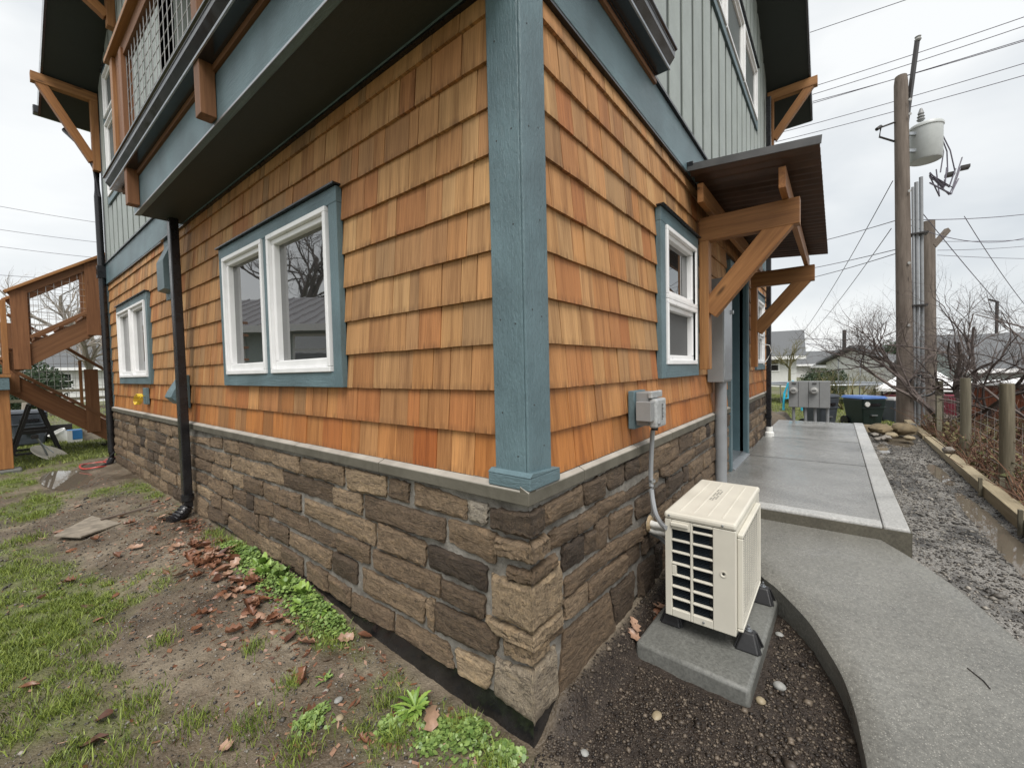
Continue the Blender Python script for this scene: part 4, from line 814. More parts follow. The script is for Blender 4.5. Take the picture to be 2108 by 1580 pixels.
for fx in (X0+.11, X1-.13):
    for fy in (Y0-.035, Y1-.005):
        m = MB(); b0, b1 = (.06, .052), (.022, .026)
        m.hexa([(fx-b0[0], fy-b0[1], .098), (fx+b0[0], fy-b0[1], .098), (fx+b0[0], fy+b0[1], .098), (fx-b0[0], fy+b0[1], .098), (fx-b1[0], fy-b1[1], .178), (fx+b1[0], fy-b1[1], .178), (fx+b1[0], fy+b1[1], .178), (fx-b1[0], fy+b1[1], .178)])
        ft = m.build('rubber_foot', MAT['black_rubber'], hp, .008)
        for sx in (-1, 1):
            for sy in (-1, 1): MB().hexa([(fx+sx*.035-.008, fy+sy*.053-.006, .099), (fx+sx*.035+.008, fy+sy*.053-.006, .099), (fx+sx*.035+.008, fy+sy*.053+.006, .099), (fx+sx*.035-.008, fy+sy*.053+.006, .099), (fx+sx*.014-.006, fy+sy*.028-.006, .17), (fx+sx*.014+.006, fy+sy*.028-.006, .17), (fx+sx*.014+.006, fy+sy*.028+.006, .17), (fx+sx*.014-.006, fy+sy*.028+.006, .17)]).build('foot_rib', MAT['black_rubber'], ft, .002)
        m = MB(); m.lathe((fx, fy, .178), [(0, 0), (.017, 0), (.017, .003), (.010, .003), (.010, .011), (.005, .011), (.005, .026), (0, .027)], 12); m.build('bolt', MAT['galv'], ft)
# ------------------------------------------------------------------ grass, weeds, leaves, pebbles
nr = np.random.default_rng(5)
def blades(name, pts, h, w, mat, lean=.6, **kw):
    n = len(pts); x, y = pts[:, 0], pts[:, 1]; z = gz(x, y)-.004
    a = nr.uniform(0, 6.283, n); hh = h*nr.uniform(.45, 1.25, n); ww = w*nr.uniform(.6, 1.3, n); ln = hh*lean*nr.uniform(.2, 1.4, n); b = nr.uniform(0, 6.283, n)
    dx, dy = np.cos(a)*ww/2, np.sin(a)*ww/2; lx, ly = np.cos(b)*ln, np.sin(b)*ln
    V = np.stack([np.stack([x-dx, y-dy, z], -1), np.stack([x+dx, y+dy, z], -1), np.stack([x+dx*.8+lx*.35, y+dy*.8+ly*.35, z+hh*.6], -1), np.stack([x-dx*.8+lx*.35, y-dy*.8+ly*.35, z+hh*.6], -1), np.stack([x+lx, y+ly, z+hh], -1)], 1).reshape(-1, 3)
    i = np.arange(n)[:, None]*5; F = np.concatenate([i+np.array([0, 1, 2]), i+np.array([0, 2, 3]), i+np.array([3, 2, 4])])
    return raw(name, V, F, mat, attrs={'rnd': np.repeat(nr.random(n), 5)}, **kw)
def sample(x0, x1, y0, y1, n, thr=.25):
    p = np.stack([nr.uniform(x0, x1, n), nr.uniform(y0, y1, n)], -1); g = grass_mask(p[:, 0], p[:, 1])
    clump = fbm(p[:, 0]*11, p[:, 1]*11, 71, 3); return p[(nr.random(n) < np.clip((g-thr)*1.5, 0, 1)*np.clip((clump-.38)*5, .03, 1))]
blades('grass', np.concatenate([sample(-1.7, -.03, .0, 3.2, 260000, .2), sample(-1.6, -.03, 3.2, 8.6, 130000, .25)]), .030, .0034, MAT['grass'], .9, label='short green grass growing in patches through the bare mud', kind='stuff')
pl = np.concatenate([np.stack([nr.uniform(-1.7, 3, 50000), nr.uniform(8.7, 16, 50000)], -1), np.stack([nr.uniform(-3, 8, 26000), nr.uniform(15, 30, 26000)], -1)])
blades('lawn', pl, .055, .009, MAT['lawn'], .8, label='wet green lawn behind the wooden stairs', kind='stuff')
pr_ = np.stack([nr.uniform(10.3, 24, 60000), nr.uniform(-2.6, 6, 60000)], -1)
blades('lawn', pr_, .06, .011, MAT['lawn'], .8, label='yellowish lawn beyond the end of the concrete slab', kind='stuff')
def tufts(spots, n, rad, h, w, **kw):
    P_ = np.concatenate([np.stack([nr.normal(x, rad*s, int(n*s)), nr.normal(y, rad*s, int(n*s))], -1) for x, y, s in spots]); P_ = P_[P_[:, 0] < -.035]
    return blades('grass_tufts', P_, h, w, MAT['grass'], .7, **kw)
tufts([(-1.12, 1.78, 1.5), (-1.05, 2.62, 1.3), (-.92, 2.2, 1.0), (-.75, 1.15, .8), (-.86, 1.45, .9), (-.62, .95, .9), (-.55, .70, .9), (-.08, 3.15, 1.1), (-.10, 2.9, 1.0), (-.07, 2.65, .8), (-.98, 1.2, 1.3), (-.30, .45, .8), (-.85, .85, 1.0), (-.45, 1.4, .5), (-.42, 1.05, .5), (-.22, .62, .6), (-.10, .25, .8), (-.15, .05, .7), (-.7, 1.9, .6), (-1.15, 3.9, 1.4), (-1.05, 4.6, 1.3), (-.9, 6.2, 1.4), (-1.0, 5.4, 1.2)], 260, .055, .05, .0036, label='brighter longer grass tufts sprouting from the mud', kind='stuff')
# small round-leaved ground cover at the foot of the wall
def patch(name, spots, n, rad, size, mat, rise, **kw):
    V = []; F = []; A = []
    for x, y, s in spots:
        m_ = int(n*s); px = nr.normal(x, rad*s, m_); py = nr.normal(y, rad*s, m_); ok = (px < -.04) | (py < -.04); px, py = px[ok], py[ok]; m_ = len(px)
        pz = gz(px, py)+nr.uniform(.004, rise*s, m_)*np.exp(-((px-x)**2+(py-y)**2)/(2*(rad*s)**2)*.5); a = nr.uniform(0, 6.283, m_); ti = nr.uniform(-.6, .6, (m_, 2)); sz = size*nr.uniform(.6, 1.4, m_)
        for q in range(m_):
            b = len(V)
            for t in range(6):
                u = a[q]+t*1.0472; r_ = sz[q]*(1 if t % 3 else .75); V.append((px[q]+math.cos(u)*r_, py[q]+math.sin(u)*r_, pz[q]+(math.cos(u)*ti[q, 0]+math.sin(u)*ti[q, 1])*r_))
            F.append((b, b+1, b+2)); F.append((b, b+2, b+3)); F.append((b, b+3, b+4)); F.append((b, b+4, b+5)); A += [nr.random()]*6
    return raw(name, V, F, mat, attrs={'rnd': A}, **kw)
patch('ground_cover', [(-.12, .22, .85), (-.20, .33, .7), (-.10, .06, .6), (-.28, .5, .45), (-.10, 1.28, .9), (-.10, 1.42, 1.), (-.10, 1.55, 1.1), (-.11, 1.72, 1.1), (-.11, 1.88, 1.1), (-.11, 2.05, 1.1), (-.11, 2.2, 1.), (-.10, 2.38, 1.), (-.09, 2.55, .9), (-.09, 2.75, .8), (-.45, .80, .6)], 520, .055, .0085, MAT['clover'], .05, label='low small-leaved green weeds creeping along the foot of the stone wall', kind='stuff')
def leaf_mesh(L_, W_, lobes, droop, seed, cup=.25):
    """arched jagged leaf along +x, root at origin"""
    r = random.Random(seed); n = 14; vs = []; fs = []
    for i in range(n+1):
        t = i/n; x = L_*t*(1-.12*t); z = L_*(.55*t-droop*t*t)
        w = W_*(math.sin(math.pi*min(1, t*.92+.08))**.8)*(.35+.65*t**.6) if t < 1 else .0005
        if lobes: w *= .62+.5*abs(math.sin(t*lobes*math.pi))
        w *= r.uniform(.9, 1.1); dz = cup*w
        vs += [(x-(W_*.18*abs(math.cos(t*lobes*math.pi)) if lobes else 0), w, z+dz), (x, 0, z), (x-(W_*.18*abs(math.cos(t*lobes*math.pi)) if lobes else 0), -w, z+dz)]
    for i in range(n): a = i*3; fs += [(a, a+1, a+4, a+3), (a+1, a+2, a+5, a+4)]
    return vs, fs
def plant(name, x, y, n, L_, W_, lobes, mat, label, seed, group='leafy weeds along the stone wall', up=.0):
    z = float(gz(x, y)); p = empty(name, (x, y, z), label, 'weed', group); r = random.Random(seed)
    for i in range(n):
        vs, fs = leaf_mesh(L_*r.uniform(.65, 1.15), W_*r.uniform(.7, 1.2), lobes, r.uniform(.25, .62)-up, seed*50+i, r.uniform(.1, .5)); a = 6.283*i/n+r.uniform(-.3, .3); el = r.uniform(-.15, .45)+up
        M_ = Matrix.Translation((x+r.gauss(0, .012), y+r.gauss(0, .012), z+.004)) @ Matrix.Rotation(a, 4, 'Z') @ Matrix.Rotation(-el, 4, 'Y') @ Matrix.Rotation(r.uniform(-.4, .4), 4, 'X')
        vv = [M_ @ Vector(q) for q in vs]; vv = [Vector((min(q.x, -.038) if y > 0 else q.x, q.y, max(q.z, z+.002))) for q in vv]
        m = MB(); m.add(vv, fs, None, r.random()); m.build('leaf', MAT[mat], p, 0, True)
plant('dandelion_rosette', -.165, .50, 34, .10, .013, 5, 'leaf_green', 'bright green dandelion rosette growing against the black foundation strip', 3, 'dandelion rosettes')
plant('dandelion_rosette', -.095, 1.40, 22, .10, .017, 5, 'leaf_green', 'large light green rosette where the black foundation strip begins', 9, 'dandelion rosettes')
plant('leafy_weed', -.085, 1.62, 14, .085, .024, 0, 'leaf_green', 'broad-leaved light green weed beside the large rosette', 13, up=.25)
plant('leafy_weed', -.075, 1.92, 16, .10, .028, 0, 'clover', 'tall broad-leaved grey green weed under the lowest stones', 17, up=.3)
plant('leafy_weed', -.105, 2.18, 14, .09, .024, 0, 'leaf_green', 'broad-leaved weed next to the pile of brown leaves', 21, up=.3)
plant('leafy_weed', -.07, 2.45, 14, .08, .02, 0, 'clover', 'small leafy weed at the wall nearest the grass tufts', 25, up=.3)
plant('leafy_weed', -.13, 1.76, 16, .09, .026, 0, 'leaf_green', 'pale broad-leaved weed leaning out over the leaf pile', 43, up=.3)
plant('leafy_weed', -.14, 2.03, 14, .085, .024, 0, 'leaf_green', 'fresh green leafy weed between the grey green weed and the leaf pile', 47, up=.3)
plant('dandelion_rosette', -.14, 1.53, 20, .10, .017, 5, 'leaf_green', 'second light green rosette touching the large one', 51, 'dandelion rosettes')
plant('leafy_weed', -.11, 1.18, 12, .06, .012, 4, 'clover', 'small weed at the wall between the two rosettes', 29)
plant('leafy_weed', -.30, .96, 10, .05, .008, 3, 'clover', 'tiny weed in the soil left of the dandelion rosette', 31)
# fallen leaves
def dead_leaf(seed):
    r = random.Random(seed); n = 5; vs = []; fs = []; L_ = 1.; cur = r.uniform(.4, 2.2); cx = r.uniform(.2, 1.2)
    prof = r.choice(([.03, .30, .22, .38, .20, .26, .02], [.03, .22, .32, .30, .22, .12, .02], [.04, .36, .16, .42, .14, .30, .03]))
    m_ = len(prof)
    for i, w in enumerate(prof):
        t = i/(m_-1); x = (t-.5)*L_; z = .12*cx*(2*t-1)**2
        for q in (-1, -.5, 0, .5, 1): vs.append((x+.10*abs(q)*(1 if i < m_-1 else 0), q*w*r.uniform(.8, 1.1)*math.cos(cur*.35*abs(q)), z+w*cur*.55*q*q+r.gauss(0, .015)))
    for i in range(m_-1):
        for j in range(4): a = i*5+j; fs.append((a, a+1, a+6, a+5))
    b = len(vs); vs += [(-.5, -.008, .02), (-.5, .008, .02), (-.85, .006, .06), (-.85, -.006, .06)]; fs.append((b, b+1, b+2, b+3))
    me = MB(); me.add(vs, fs, None, r.random()); return me.mesh('fallen_leaf')
LM = []
for i in range(12):
    me = dead_leaf(i); me.materials.append(MAT['dead_leaf']); me.polygons.foreach_set('use_smooth', [True]*len(me.polygons)); LM.append(me)
LEAF=[(-0.87,4.5),(-0.85,3.98),(-0.55,4.95),(-0.55,3.42),(-0.66,3.39),(-0.18,3.38),(-0.87,2.48),(-0.88,2.71),(-0.77,2.71),(-0.92,3.22),(-1.04,3.13),(-0.57,1.81),(-0.51,1.93),(-0.71,0.92),(-1.01,1.36),(-1.15,2.02),(-0.97,1.49),(-0.46,1.6),(-0.38,1.56),(-0.31,1.72),(-0.35,1.75),(-0.27,1.73),(-0.29,2.08),(-0.3,2.21),(-0.16,4.77),(-0.07,4.73),(-0.46,4.47),(-0.46,4.13),(-0.38,3.77),(-0.36,3.62),(-0.7,4),(-0.67,5.4),(-0.36,3.08),(-0.35,2.92),(-0.3,2.95),(-0.37,2.76),(-0.46,2.54),(-0.33,2.37),(-0.24,2.58),(-0.19,2.64),(-0.17,2.58),(-0.28,2.46),(-0.28,2.59),(-0.19,2.46),(-0.51,2.69),(-0.26,3.01),(-0.26,1.23),(-0.11,1.33),(-0.05,1.05),(-0.12,1.11),(-0.36,1.04),(-0.44,0.84),(-0.38,0.53),(-0.21,0.34),(-0.36,1.72),(-0.29,1.58),(-0.3,1.32),(-0.29,1.77)]
def drop(x, y, size, label, group):
    o = bpy.data.objects.new('fallen_leaf', rng.choice(LM)); col.objects.link(o); z = float(gz(x, y)); s_ = size*rng.uniform(.8, 1.25)
    o.scale = (s_,)*3; o.rotation_euler = (rng.gauss(0, .25)+(math.pi if rng.random() < .4 else 0), rng.gauss(0, .25), rng.uniform(0, 6.28)); o.location = (x, y, z+s_*.18)
    tag(o, label, 'leaf', group)
PILE = [(rng.gauss(-.29, .085), rng.gauss(2.62, .26)) for _ in range(58)]+[(rng.gauss(-.28, .06), rng.gauss(1.75, .2)) for _ in range(26)]+[(rng.gauss(-.2, .06), rng.gauss(3.4, .4)) for _ in range(18)]
for x, y in PILE:
    if x < -.06: drop(x, y, .08, 'brown curled fallen leaf in the pile beside the green weeds', 'leaves piled beside the weeds')
ANCH = {'plywood offcut': (-.7, 4.4), 'black downspout elbow': (-.2, 3.85), 'dandelion rosette by the black strip': (-.165, .5), 'large light green rosette': (-.095, 1.4), 'broad-leaved weeds at the wall': (-.08, 2.2), 'left picture edge': (-1.15, 2.3), 'bottom picture edge': (-.75, .95), 'middle of the muddy track': (-.6, 2.0)}
ORD = ['nearest', 'second nearest', 'third nearest', 'fourth nearest', 'fifth nearest', 'sixth nearest', 'seventh nearest', 'eighth nearest', 'ninth nearest', 'tenth nearest', 'eleventh nearest', 'twelfth nearest', 'thirteenth nearest', 'fourteenth nearest', 'fifteenth nearest', 'sixteenth nearest', 'seventeenth nearest', 'eighteenth nearest']
zone = {}
for x, y in LEAF: zone.setdefault(min(ANCH, key=lambda a: (ANCH[a][0]-x)**2+(ANCH[a][1]-y)**2), []).append((x, y))
for a, l_ in zone.items():
    l_.sort(key=lambda q: (ANCH[a][0]-q[0])**2+(ANCH[a][1]-q[1])**2)
    for n_, (x, y) in enumerate(l_): drop(x, y, .085 if y > 1.0 else .06, 'loose brown leaf on the mud, %s to the %s' % (ORD[min(n_, 17)], a), 'leaves scattered over the yard')
for x, y in ((1.10, -.10), (1.16, -.13), (1.05, -.14), (1.12, -.17), (1.07, -.09), (1.02, -.11), (.80, -.075), (.76, -.085)): drop(x, y, .085, 'wet red brown leaf between the stone wall and the concrete pad', 'leaves behind the pad')
o = bpy.data.objects.new('fallen_leaf', LM[1]); col.objects.link(o); o.scale = (.1,)*3; o.location = (-.19, .36, .09); o.rotation_euler = (.3, -1.35, .8); tag(o, 'orange curled leaf standing upright by the dandelion rosette', 'leaf')
# crumbled leaf litter
n = 3200; yy = np.abs(nr.normal(2.3, 1.4, n)); xx = -.05-np.abs(nr.normal(0, .32, n)); far_ = nr.random(n) < .35; xx[far_] = nr.uniform(-1.4, -.05, far_.sum()); yy[far_] = nr.uniform(.1, 7.5, far_.sum())
c = np.stack([xx, yy, gz(xx, yy)+.004], -1); a = nr.normal(size=(n, 3))*np.array([.010, .010, .003]); b = nr.normal(size=(n, 3))*np.array([.006, .006, .003])
raw('leaf_litter', np.stack([c-a, c+b, c+a, c-b], 1).reshape(-1, 3), np.arange(n*4).reshape(-1, 4), MAT['dead_leaf'], attrs={'rnd': np.repeat(nr.random(n), 4)}, label='crumbled brown leaf litter strewn over the mud by the wall', kind='stuff')
# pebbles and soil crumbs
def crumbs(name, boxes, mat, size, **kw):
    V = []; F = []; A = []
    O = np.array([(1, 0, 0), (-.9, .2, 0), (.1, 1, 0), (0, -.9, .1), (0, .1, .75), (.1, 0, -.7)], float); T = np.array([(0, 2, 4), (2, 1, 4), (1, 3, 4), (3, 0, 4), (2, 0, 5), (1, 2, 5), (3, 1, 5), (0, 3, 5)])
    for (x0, x1, y0, y1, n, k_) in boxes:
        x = nr.uniform(x0, x1, n); y = nr.uniform(y0, y1, n); inside = (x > .01) & (y > .0); onpath = np.zeros(n, bool)
        for i in range(n):
            xx, yy = x[i], y[i]
            if -2.4 < xx < 2.53: onpath[i] = np.interp(-xx, [-q[0] for q in ins], [q[1] for q in ins])+.012 > yy > np.interp(-xx, [-q[0] for q in outs], [q[1] for q in outs])-.012
        onpad = (x > .66) & (x < 1.66) & (y > -.65) & (y < -.1); ons = (x > 2.5) & (x < 8.75) & (y > -1.3)
        ok = ~(inside | onpath | onpad | ons); x, y = x[ok], y[ok]; n = len(x); z = gz(x, y); s = size*k_*np.exp(nr.normal(0, .5, n)); a = nr.uniform(0, 6.283, n); sc_ = nr.uniform(.6, 1.3, (n, 3)); sc_[:, 2] *= .7
        P_ = O[None]*sc_[:, None]*s[:, None, None]; X = P_[..., 0]*np.cos(a)[:, None]-P_[..., 1]*np.sin(a)[:, None]+x[:, None]; Y = P_[..., 0]*np.sin(a)[:, None]+P_[..., 1]*np.cos(a)[:, None]+y[:, None]; Z = P_[..., 2]+z[:, None]+s[:, None]*.2
        b = sum(len(v) for v in V); V.append(np.stack([X, Y, Z], -1).reshape(-1, 3)); F.append((np.arange(n)[:, None, None]*6+T[None]).reshape(-1, 3)+b); A.append(np.repeat(nr.random(n)**2, 6))
    return raw(name, np.concatenate(V), np.concatenate(F), mat, attrs={'rnd': np.concatenate(A)}, **kw)
crumbs('soil_gravel', [(.0, 2.5, -1.0, -.03, 34000, 1.), (-.6, .02, -.9, -.02, 4000, 1.)], MAT['soil_bits'], .0042, label='fine dark gravel and soil crumbs around the heat pump pad', kind='stuff')
crumbs('crushed_gravel', [(.6, 9., -2.05, -1.3, 26000, 1.35)], MAT['gravel_bits'], .0042, label='dark crushed gravel strip between the slab and the timber edging', kind='stuff')
crumbs('yard_grit', [(-1.6, -.04, .0, 2.5, 9000, .9), (-1.4, -.04, 2.5, 6, 5000, 1.2)], MAT['gravel_bits'], .0042, label='small stones and grit scattered over the muddy yard', kind='stuff')
def pebble(x, y, s, label, mat='pebble'):
    r = random.Random(int(x*999+y*77)); m = MB(); vs = []; fs = []; n, k_ = 10, 6; z = float(gz(x, y)); e1, e2 = r.uniform(.8, 1.4), r.uniform(.45, .7)
    for j in range(k_+1):
        for i in range(n): t, p_ = 6.283*i/n, math.pi*j/k_; q = s*(1+r.uniform(-.04, .04)); vs.append((x+q*e1*math.cos(t)*math.sin(p_), y+q*math.sin(t)*math.sin(p_), z+s*e2*.55+q*e2*math.cos(p_)))
    for j in range(k_):
        for i in range(n): fs.append((j*n+i, j*n+(i+1) % n, (j+1)*n+(i+1) % n, (j+1)*n+i))
    m.add(vs, fs); m.build('pebble', MAT[mat], None, 0, True, label=label, cat='stone')
flat('pebble_pale', (.25, .25, .235), .6, var=.2, sc=40); flat('pebble_tan', (.27, .22, .14), .55, var=.2, sc=40)
pebble(.885, -.70, .026, 'pale oval pebble on the soil right of the concrete pad', 'pebble_pale'); pebble(.75, -.30-.345, .020, 'tan pebble under the front edge of the concrete pad', 'pebble_tan'); pebble(.42, -.10-.22, .019, 'tan pebble on the soil in front of the pad', 'pebble_tan')
pebble(.10, -.16, .017, 'round pale pebble on the soil by the house corner', 'pebble_pale'); pebble(-.33, .80, .016, 'pale pebble on the mud left of the dandelion rosette', 'pebble_pale'); pebble(-.37, .72, .018, 'tan pebble on the mud near the tiny weed', 'pebble_tan'); pebble(1.32, -.66, .02, 'flat grey chip of stone beside the far pad corner', 'pebble_pale')
# flat things lying in the yard
m = MB(); m.hexa([(-.91, 4.40, .100), (-.77, 4.16, .100), (-.50, 4.30, .104), (-.63, 4.82, .106), (-.91, 4.40, .116), (-.77, 4.16, .116), (-.50, 4.30, .120), (-.63, 4.82, .122)]); m.build('plywood_scrap', MAT['plywood'], None, .003, label='flat muddy offcut of plywood lying on the ground', cat='board')
m = MB(); m.beam((-.60, 4.55, .125), (-.16, 4.62, .14), .03, .02); m.build('lath', MAT['pole_wood'], None, label='thin wooden lath lying near the black downspout', cat='board')
m = MB(); m.tube([(1.28, -1.33, path_z(1.28)+.002), (1.22, -1.365, path_z(1.22)+.003), (1.18, -1.375, path_z(1.18)+.003)], .0022, 5); m.build('twig', MAT['dark_steel'], None, label='small dark twig lying on the curved concrete path', cat='twig')
hs = MB(); hs.tube([(-.10, 8.15, .14)]+[(-.25+.15*math.cos(t), 7.95+.30*math.sin(t)*1.0, .145+.01*math.sin(3*t)) for t in np.linspace(.9, 6.9, 26)]+[(-.06, 8.35, .15), (.1, 8.6, .14)], .012, 6)
hs.build('garden_hose', MAT['hose'], None, 0, True, label='red garden hose looped on the ground at the far wall corner', cat='hose')
# ------------------------------------------------------------------ stairs left of the house
st = empty('staircase', (-.9, 9.0, .1), 'brown timber switchback staircase with wire mesh railing left of house', 'stairs')
SY = 8.62
def tb(name, p, q, w, h, mat='redwood', bev=.004): return MB().beam(p, q, w, h).build(name, MAT[mat], st, bev)
# upper flight rises from the landing (left) towards the house
def up_z(x): return 1.72+.70*(x+.80)
tb('stringer', (-1.02, SY+.03, up_z(-1.02)+.10), (.5, SY+.03, up_z(.5)+.10), .045, .27); tb('stringer', (-1.02, SY+.95, up_z(-1.02)+.10), (.5, SY+.95, up_z(.5)+.10), .045, .27)
for i in range(6): x = -.85+i*.26; MB().box(x-.14, x+.13, SY+.06, SY+.92, up_z(x)+.2, up_z(x)+.24, 1).build('tread', MAT['redwood'], st, .003)
for x in (-.865, -.085): MB().box(x-.085, x+.085, SY-.03, SY+.004, up_z(x)-.06, up_z(x)+1.11, 2).build('railing_post', MAT['redwood'], st, .004)
for x in (-.865, -.085): MB().box(x-.045, x+.045, SY+.94, SY+1.03, up_z(x)-.06, up_z(x)+1.08, 2).build('railing_post', MAT['redwood'], st, .004)
for y in (SY, SY+.98):
    tb('top_rail', (-1.0, y, up_z(-1.0)+1.16), (.45, y, up_z(.45)+1.16), .15, .04, 'timber'); tb('top_rail', (-.95, y, up_z(-.95)+1.08), (.45, y, up_z(.45)+1.08), .04, .11); tb('bottom_rail', (-.78, y, up_z(-.78)+.36), (.0, y, up_z(.0)+.36), .05, .05)
    m = MB()
    for i in range(8): x = -.76+i*.085; m.tube([(x, y, up_z(x)+.37), (x, y, up_z(x)+1.05)], .003, 4)
    for i in range(9): a, b = -.78, -.17; z0 = up_z(a)+.45+i*.1; m.tube([(max(a, a+(z0-up_z(a)-1.05)/.7), y, max(z0, 0)), (min(b, a+(z0-up_z(a)-.37)/.7), y, z0)], .003, 4)
    m.build('wire_panel', MAT['mesh_wire'], st)
for y in (SY+.03,):
    MB().box(-.19, -.15, y-.02, y+.02, up_z(-.17)+.36, up_z(-.17)+1.05, 2).build('railing_frame', MAT['timber'], st); MB().box(-.80, -.76, y-.02, y+.02, up_z(-.78)+.3, up_z(-.78)+1.05, 2).build('railing_frame', MAT['redwood'], st)
# lower flight behind it, falling towards the house
def dn_z(x): return 1.40-.83*(x+.95)
LYF = 9.85
tb('stringer', (-1.0, LYF, dn_z(-1.0)), (.62, LYF, dn_z(.62)), .045, .29); tb('stringer', (-1.0, LYF+.95, dn_z(-1.0)), (.62, LYF+.95, dn_z(.62)), .045, .29)
for i in range(7): x = -.8+i*.22; MB().box(x-.13, x+.13, LYF+.03, LYF+.92, dn_z(x)+.10, dn_z(x)+.135, 1).build('tread', MAT['redwood'], st, .003)
for x in (-.02, -.95): MB().box(x-.09, x+.09, LYF-.05, LYF-.024, dn_z(x)-.15, dn_z(x)+1.0, 2).build('railing_post', MAT['redwood'], st, .004)
tb('top_rail', (-.95, LYF-.03, dn_z(-.95)+1.14), (.7, LYF-.03, dn_z(.7)+1.14), .14, .04); tb('bottom_rail', (-.9, LYF-.03, dn_z(-.9)+.24), (.7, LYF-.03, dn_z(.7)+.24), .05, .05)
MB().box(-.175, -.135, LYF-.05, LYF-.01, dn_z(-.15)+.25, dn_z(-.15)+1.05, 2).build('railing_frame', MAT['timber'], st)
m = MB()
for i in range(20): x = -.9+i*.085; m.tube([(x, LYF-.03, dn_z(x)+.25), (x, LYF-.03, dn_z(x)+1.08)], .003, 4)
for i in range(16): z = .3+i*.13; m.tube([(-.9 if z > 1.6 else max(-.9, -.95+(1.65-z)/.83), LYF-.03, z), (min(.7, -.95+(2.45-z)/.83), LYF-.03, z)], .003, 4)
m.build('wire_panel', MAT['mesh_wire'], st)
# landing on the left with its posts
MB().box(-2.2, -.98, SY-.05, LYF+1.0, 1.50, 1.545, 1).build('landing', MAT['timber'], st, .004)
MB().box(-2.2, -1.0, SY-.04, SY-.0, 1.32, 1.499, 0).build('rim_board', MAT['blue'], st, .004)
for x, y in ((-1.08, SY+.06), (-1.08, LYF+.9)): MB().box(x-.075, x+.075, y-.04, y+.11, .16, 1.319, 2).build('landing_post', MAT['timber'], st, .006)
MB().box(-1.2, -.93, SY-.05, SY+.22, -.05, .155).build('footing', MAT['pad'], st, .02)
for i in range(4): MB().box(-2.1, -1.02, SY-.03, SY+.0, 1.75+i*.25, 1.80+i*.25, 0).build('landing_rail', MAT['redwood'], st, .003)
MB().box(-1.05, -.99, SY-.05, SY+.02, 1.55, 2.62, 2).build('railing_post', MAT['timber'], st, .004)

# clutter under and beyond the stairs
sw = empty('sawhorse', (-.68, 10.5, .1), 'dark folding sawhorse standing on the grass under the stairs', 'sawhorse')
for y in (10.4, 11.1):
    for a, b in ((-.98, -.74), (-.40, -.63)): MB().beam((a, y, .12), (b, y, 1.0), .05, .04).build('leg', MAT['dark_steel'], sw)
    MB().box(-.86, -.53, y-.02, y+.02, .50, .56).build('spreader', MAT['dark_steel'], sw); MB().box(-1.0, -.38, y-.02, y+.02, .13, .17).build('spreader', MAT['dark_steel'], sw)
MB().box(-.74, -.62, 10.3, 11.2, 1.0, 1.06, 1).build('top_bar', MAT['dark_steel'], sw)
def wheelie(name, x, y, z, w, h, mat, lid, label, rot=0, group=None, mark=False):
    b = empty(name, (x, y, z), label, 'bin', group); b.rotation_euler = (0, 0, rot); M_ = Matrix.Translation((x, y, z)) @ Matrix.Rotation(rot, 4, 'Z')
    def add(nm, mb, mt, bev=0): mb.v = [tuple(M_ @ Vector(q)) for q in mb.v]; return mb.build(nm, MAT[mt], b, bev)
    a, t = w*.38, w*.5; m = MB(); m.hexa([(-a, -a, .04), (a, -a, .04), (a, a, .04), (-a, a, .04), (-t, -t, h*.9), (t, -t, h*.9), (t, t, h*.9), (-t, t, h*.9)]); add('body', m, mat, .03)
    m = MB(); m.hexa([(-t*1.08, -t*1.08, h*.905), (t*1.08, -t*1.08, h*.905), (t*1.08, t*1.12, h*.905), (-t*1.08, t*1.12, h*.905), (-t*.95, -t*.95, h), (t*.95, -t*.95, h*.985), (t*.95, t, h*.985), (-t*.95, t, h)]); add('lid', m, lid, .02)
    m = MB(); m.box(-t*.5, t*.5, -t*1.03, -t*.9, h*.68, h*.76); add('grip_recess', m, 'black'); m = MB(); m.box(-t*.25, t*.25, -t*1.0, -t*.86, h*.36, h*.39); add('grip_bar', m, 'galv')
    m = MB(); m.box(-t*1.0, t*1.0, -t*.97, -t*.9, h*.60, h*.64); add('body_rib', m, mat, .01)
    for s_ in (-1, 1): m = MB(); m.tube([(s_*w*.40, w*.42, .12), (s_*w*.48, w*.42, .12)], .12, 14); add('wheel', m, 'black')
    if mark: m = MB(); m.lathe((-t*.62, -t*1.0, h*.74), [(0, -.02), (.06, -.02), (.06, .012), (0, .012)], 18, ax=(0, -1, 0)); add('round_decal', m, 'white_pvc')
    return b
wheelie('trash_can', -.70, 12.2, .1, .52, .75, 'bin_grey', 'bin_grey', 'grey blue trash can behind the sawhorse', 0)
dsx = empty('satellite_dish', (-.63, 9.6, .1), 'old cream satellite dish lying on the grass with its arm up', 'satellite dish')
m = MB(); ax = Vector((.45, -.35, .82)); m.lathe((-.62, 9.6, .16), [(0, 0), (.08, .008), (.16, .03), (.23, .062), (.245, .066), (.24, .074), (.15, .042), (.07, .018), (0, .012)], 28, ax=ax); m.build('reflector', MAT['dish'], dsx, 0, True)
m = MB(); m.tube([(-.62, 9.6, .18), (-.66, 9.55, .33), (-.74, 9.5, .52)], .014, 8); m.tube([(-.55, 9.5, .22), (-.68, 9.5, .40)], .008, 6); m.build('feed_arm', MAT['galv'], dsx, 0, True)
m = MB(); m.box(-.79, -.71, 9.46, 9.54, .49, .55); m.build('feed_horn', MAT['dark_steel'], dsx, .01)
cb = empty('product_carton', (-.12, 11.5, .1), 'blue and white cardboard carton on the grass', 'carton')
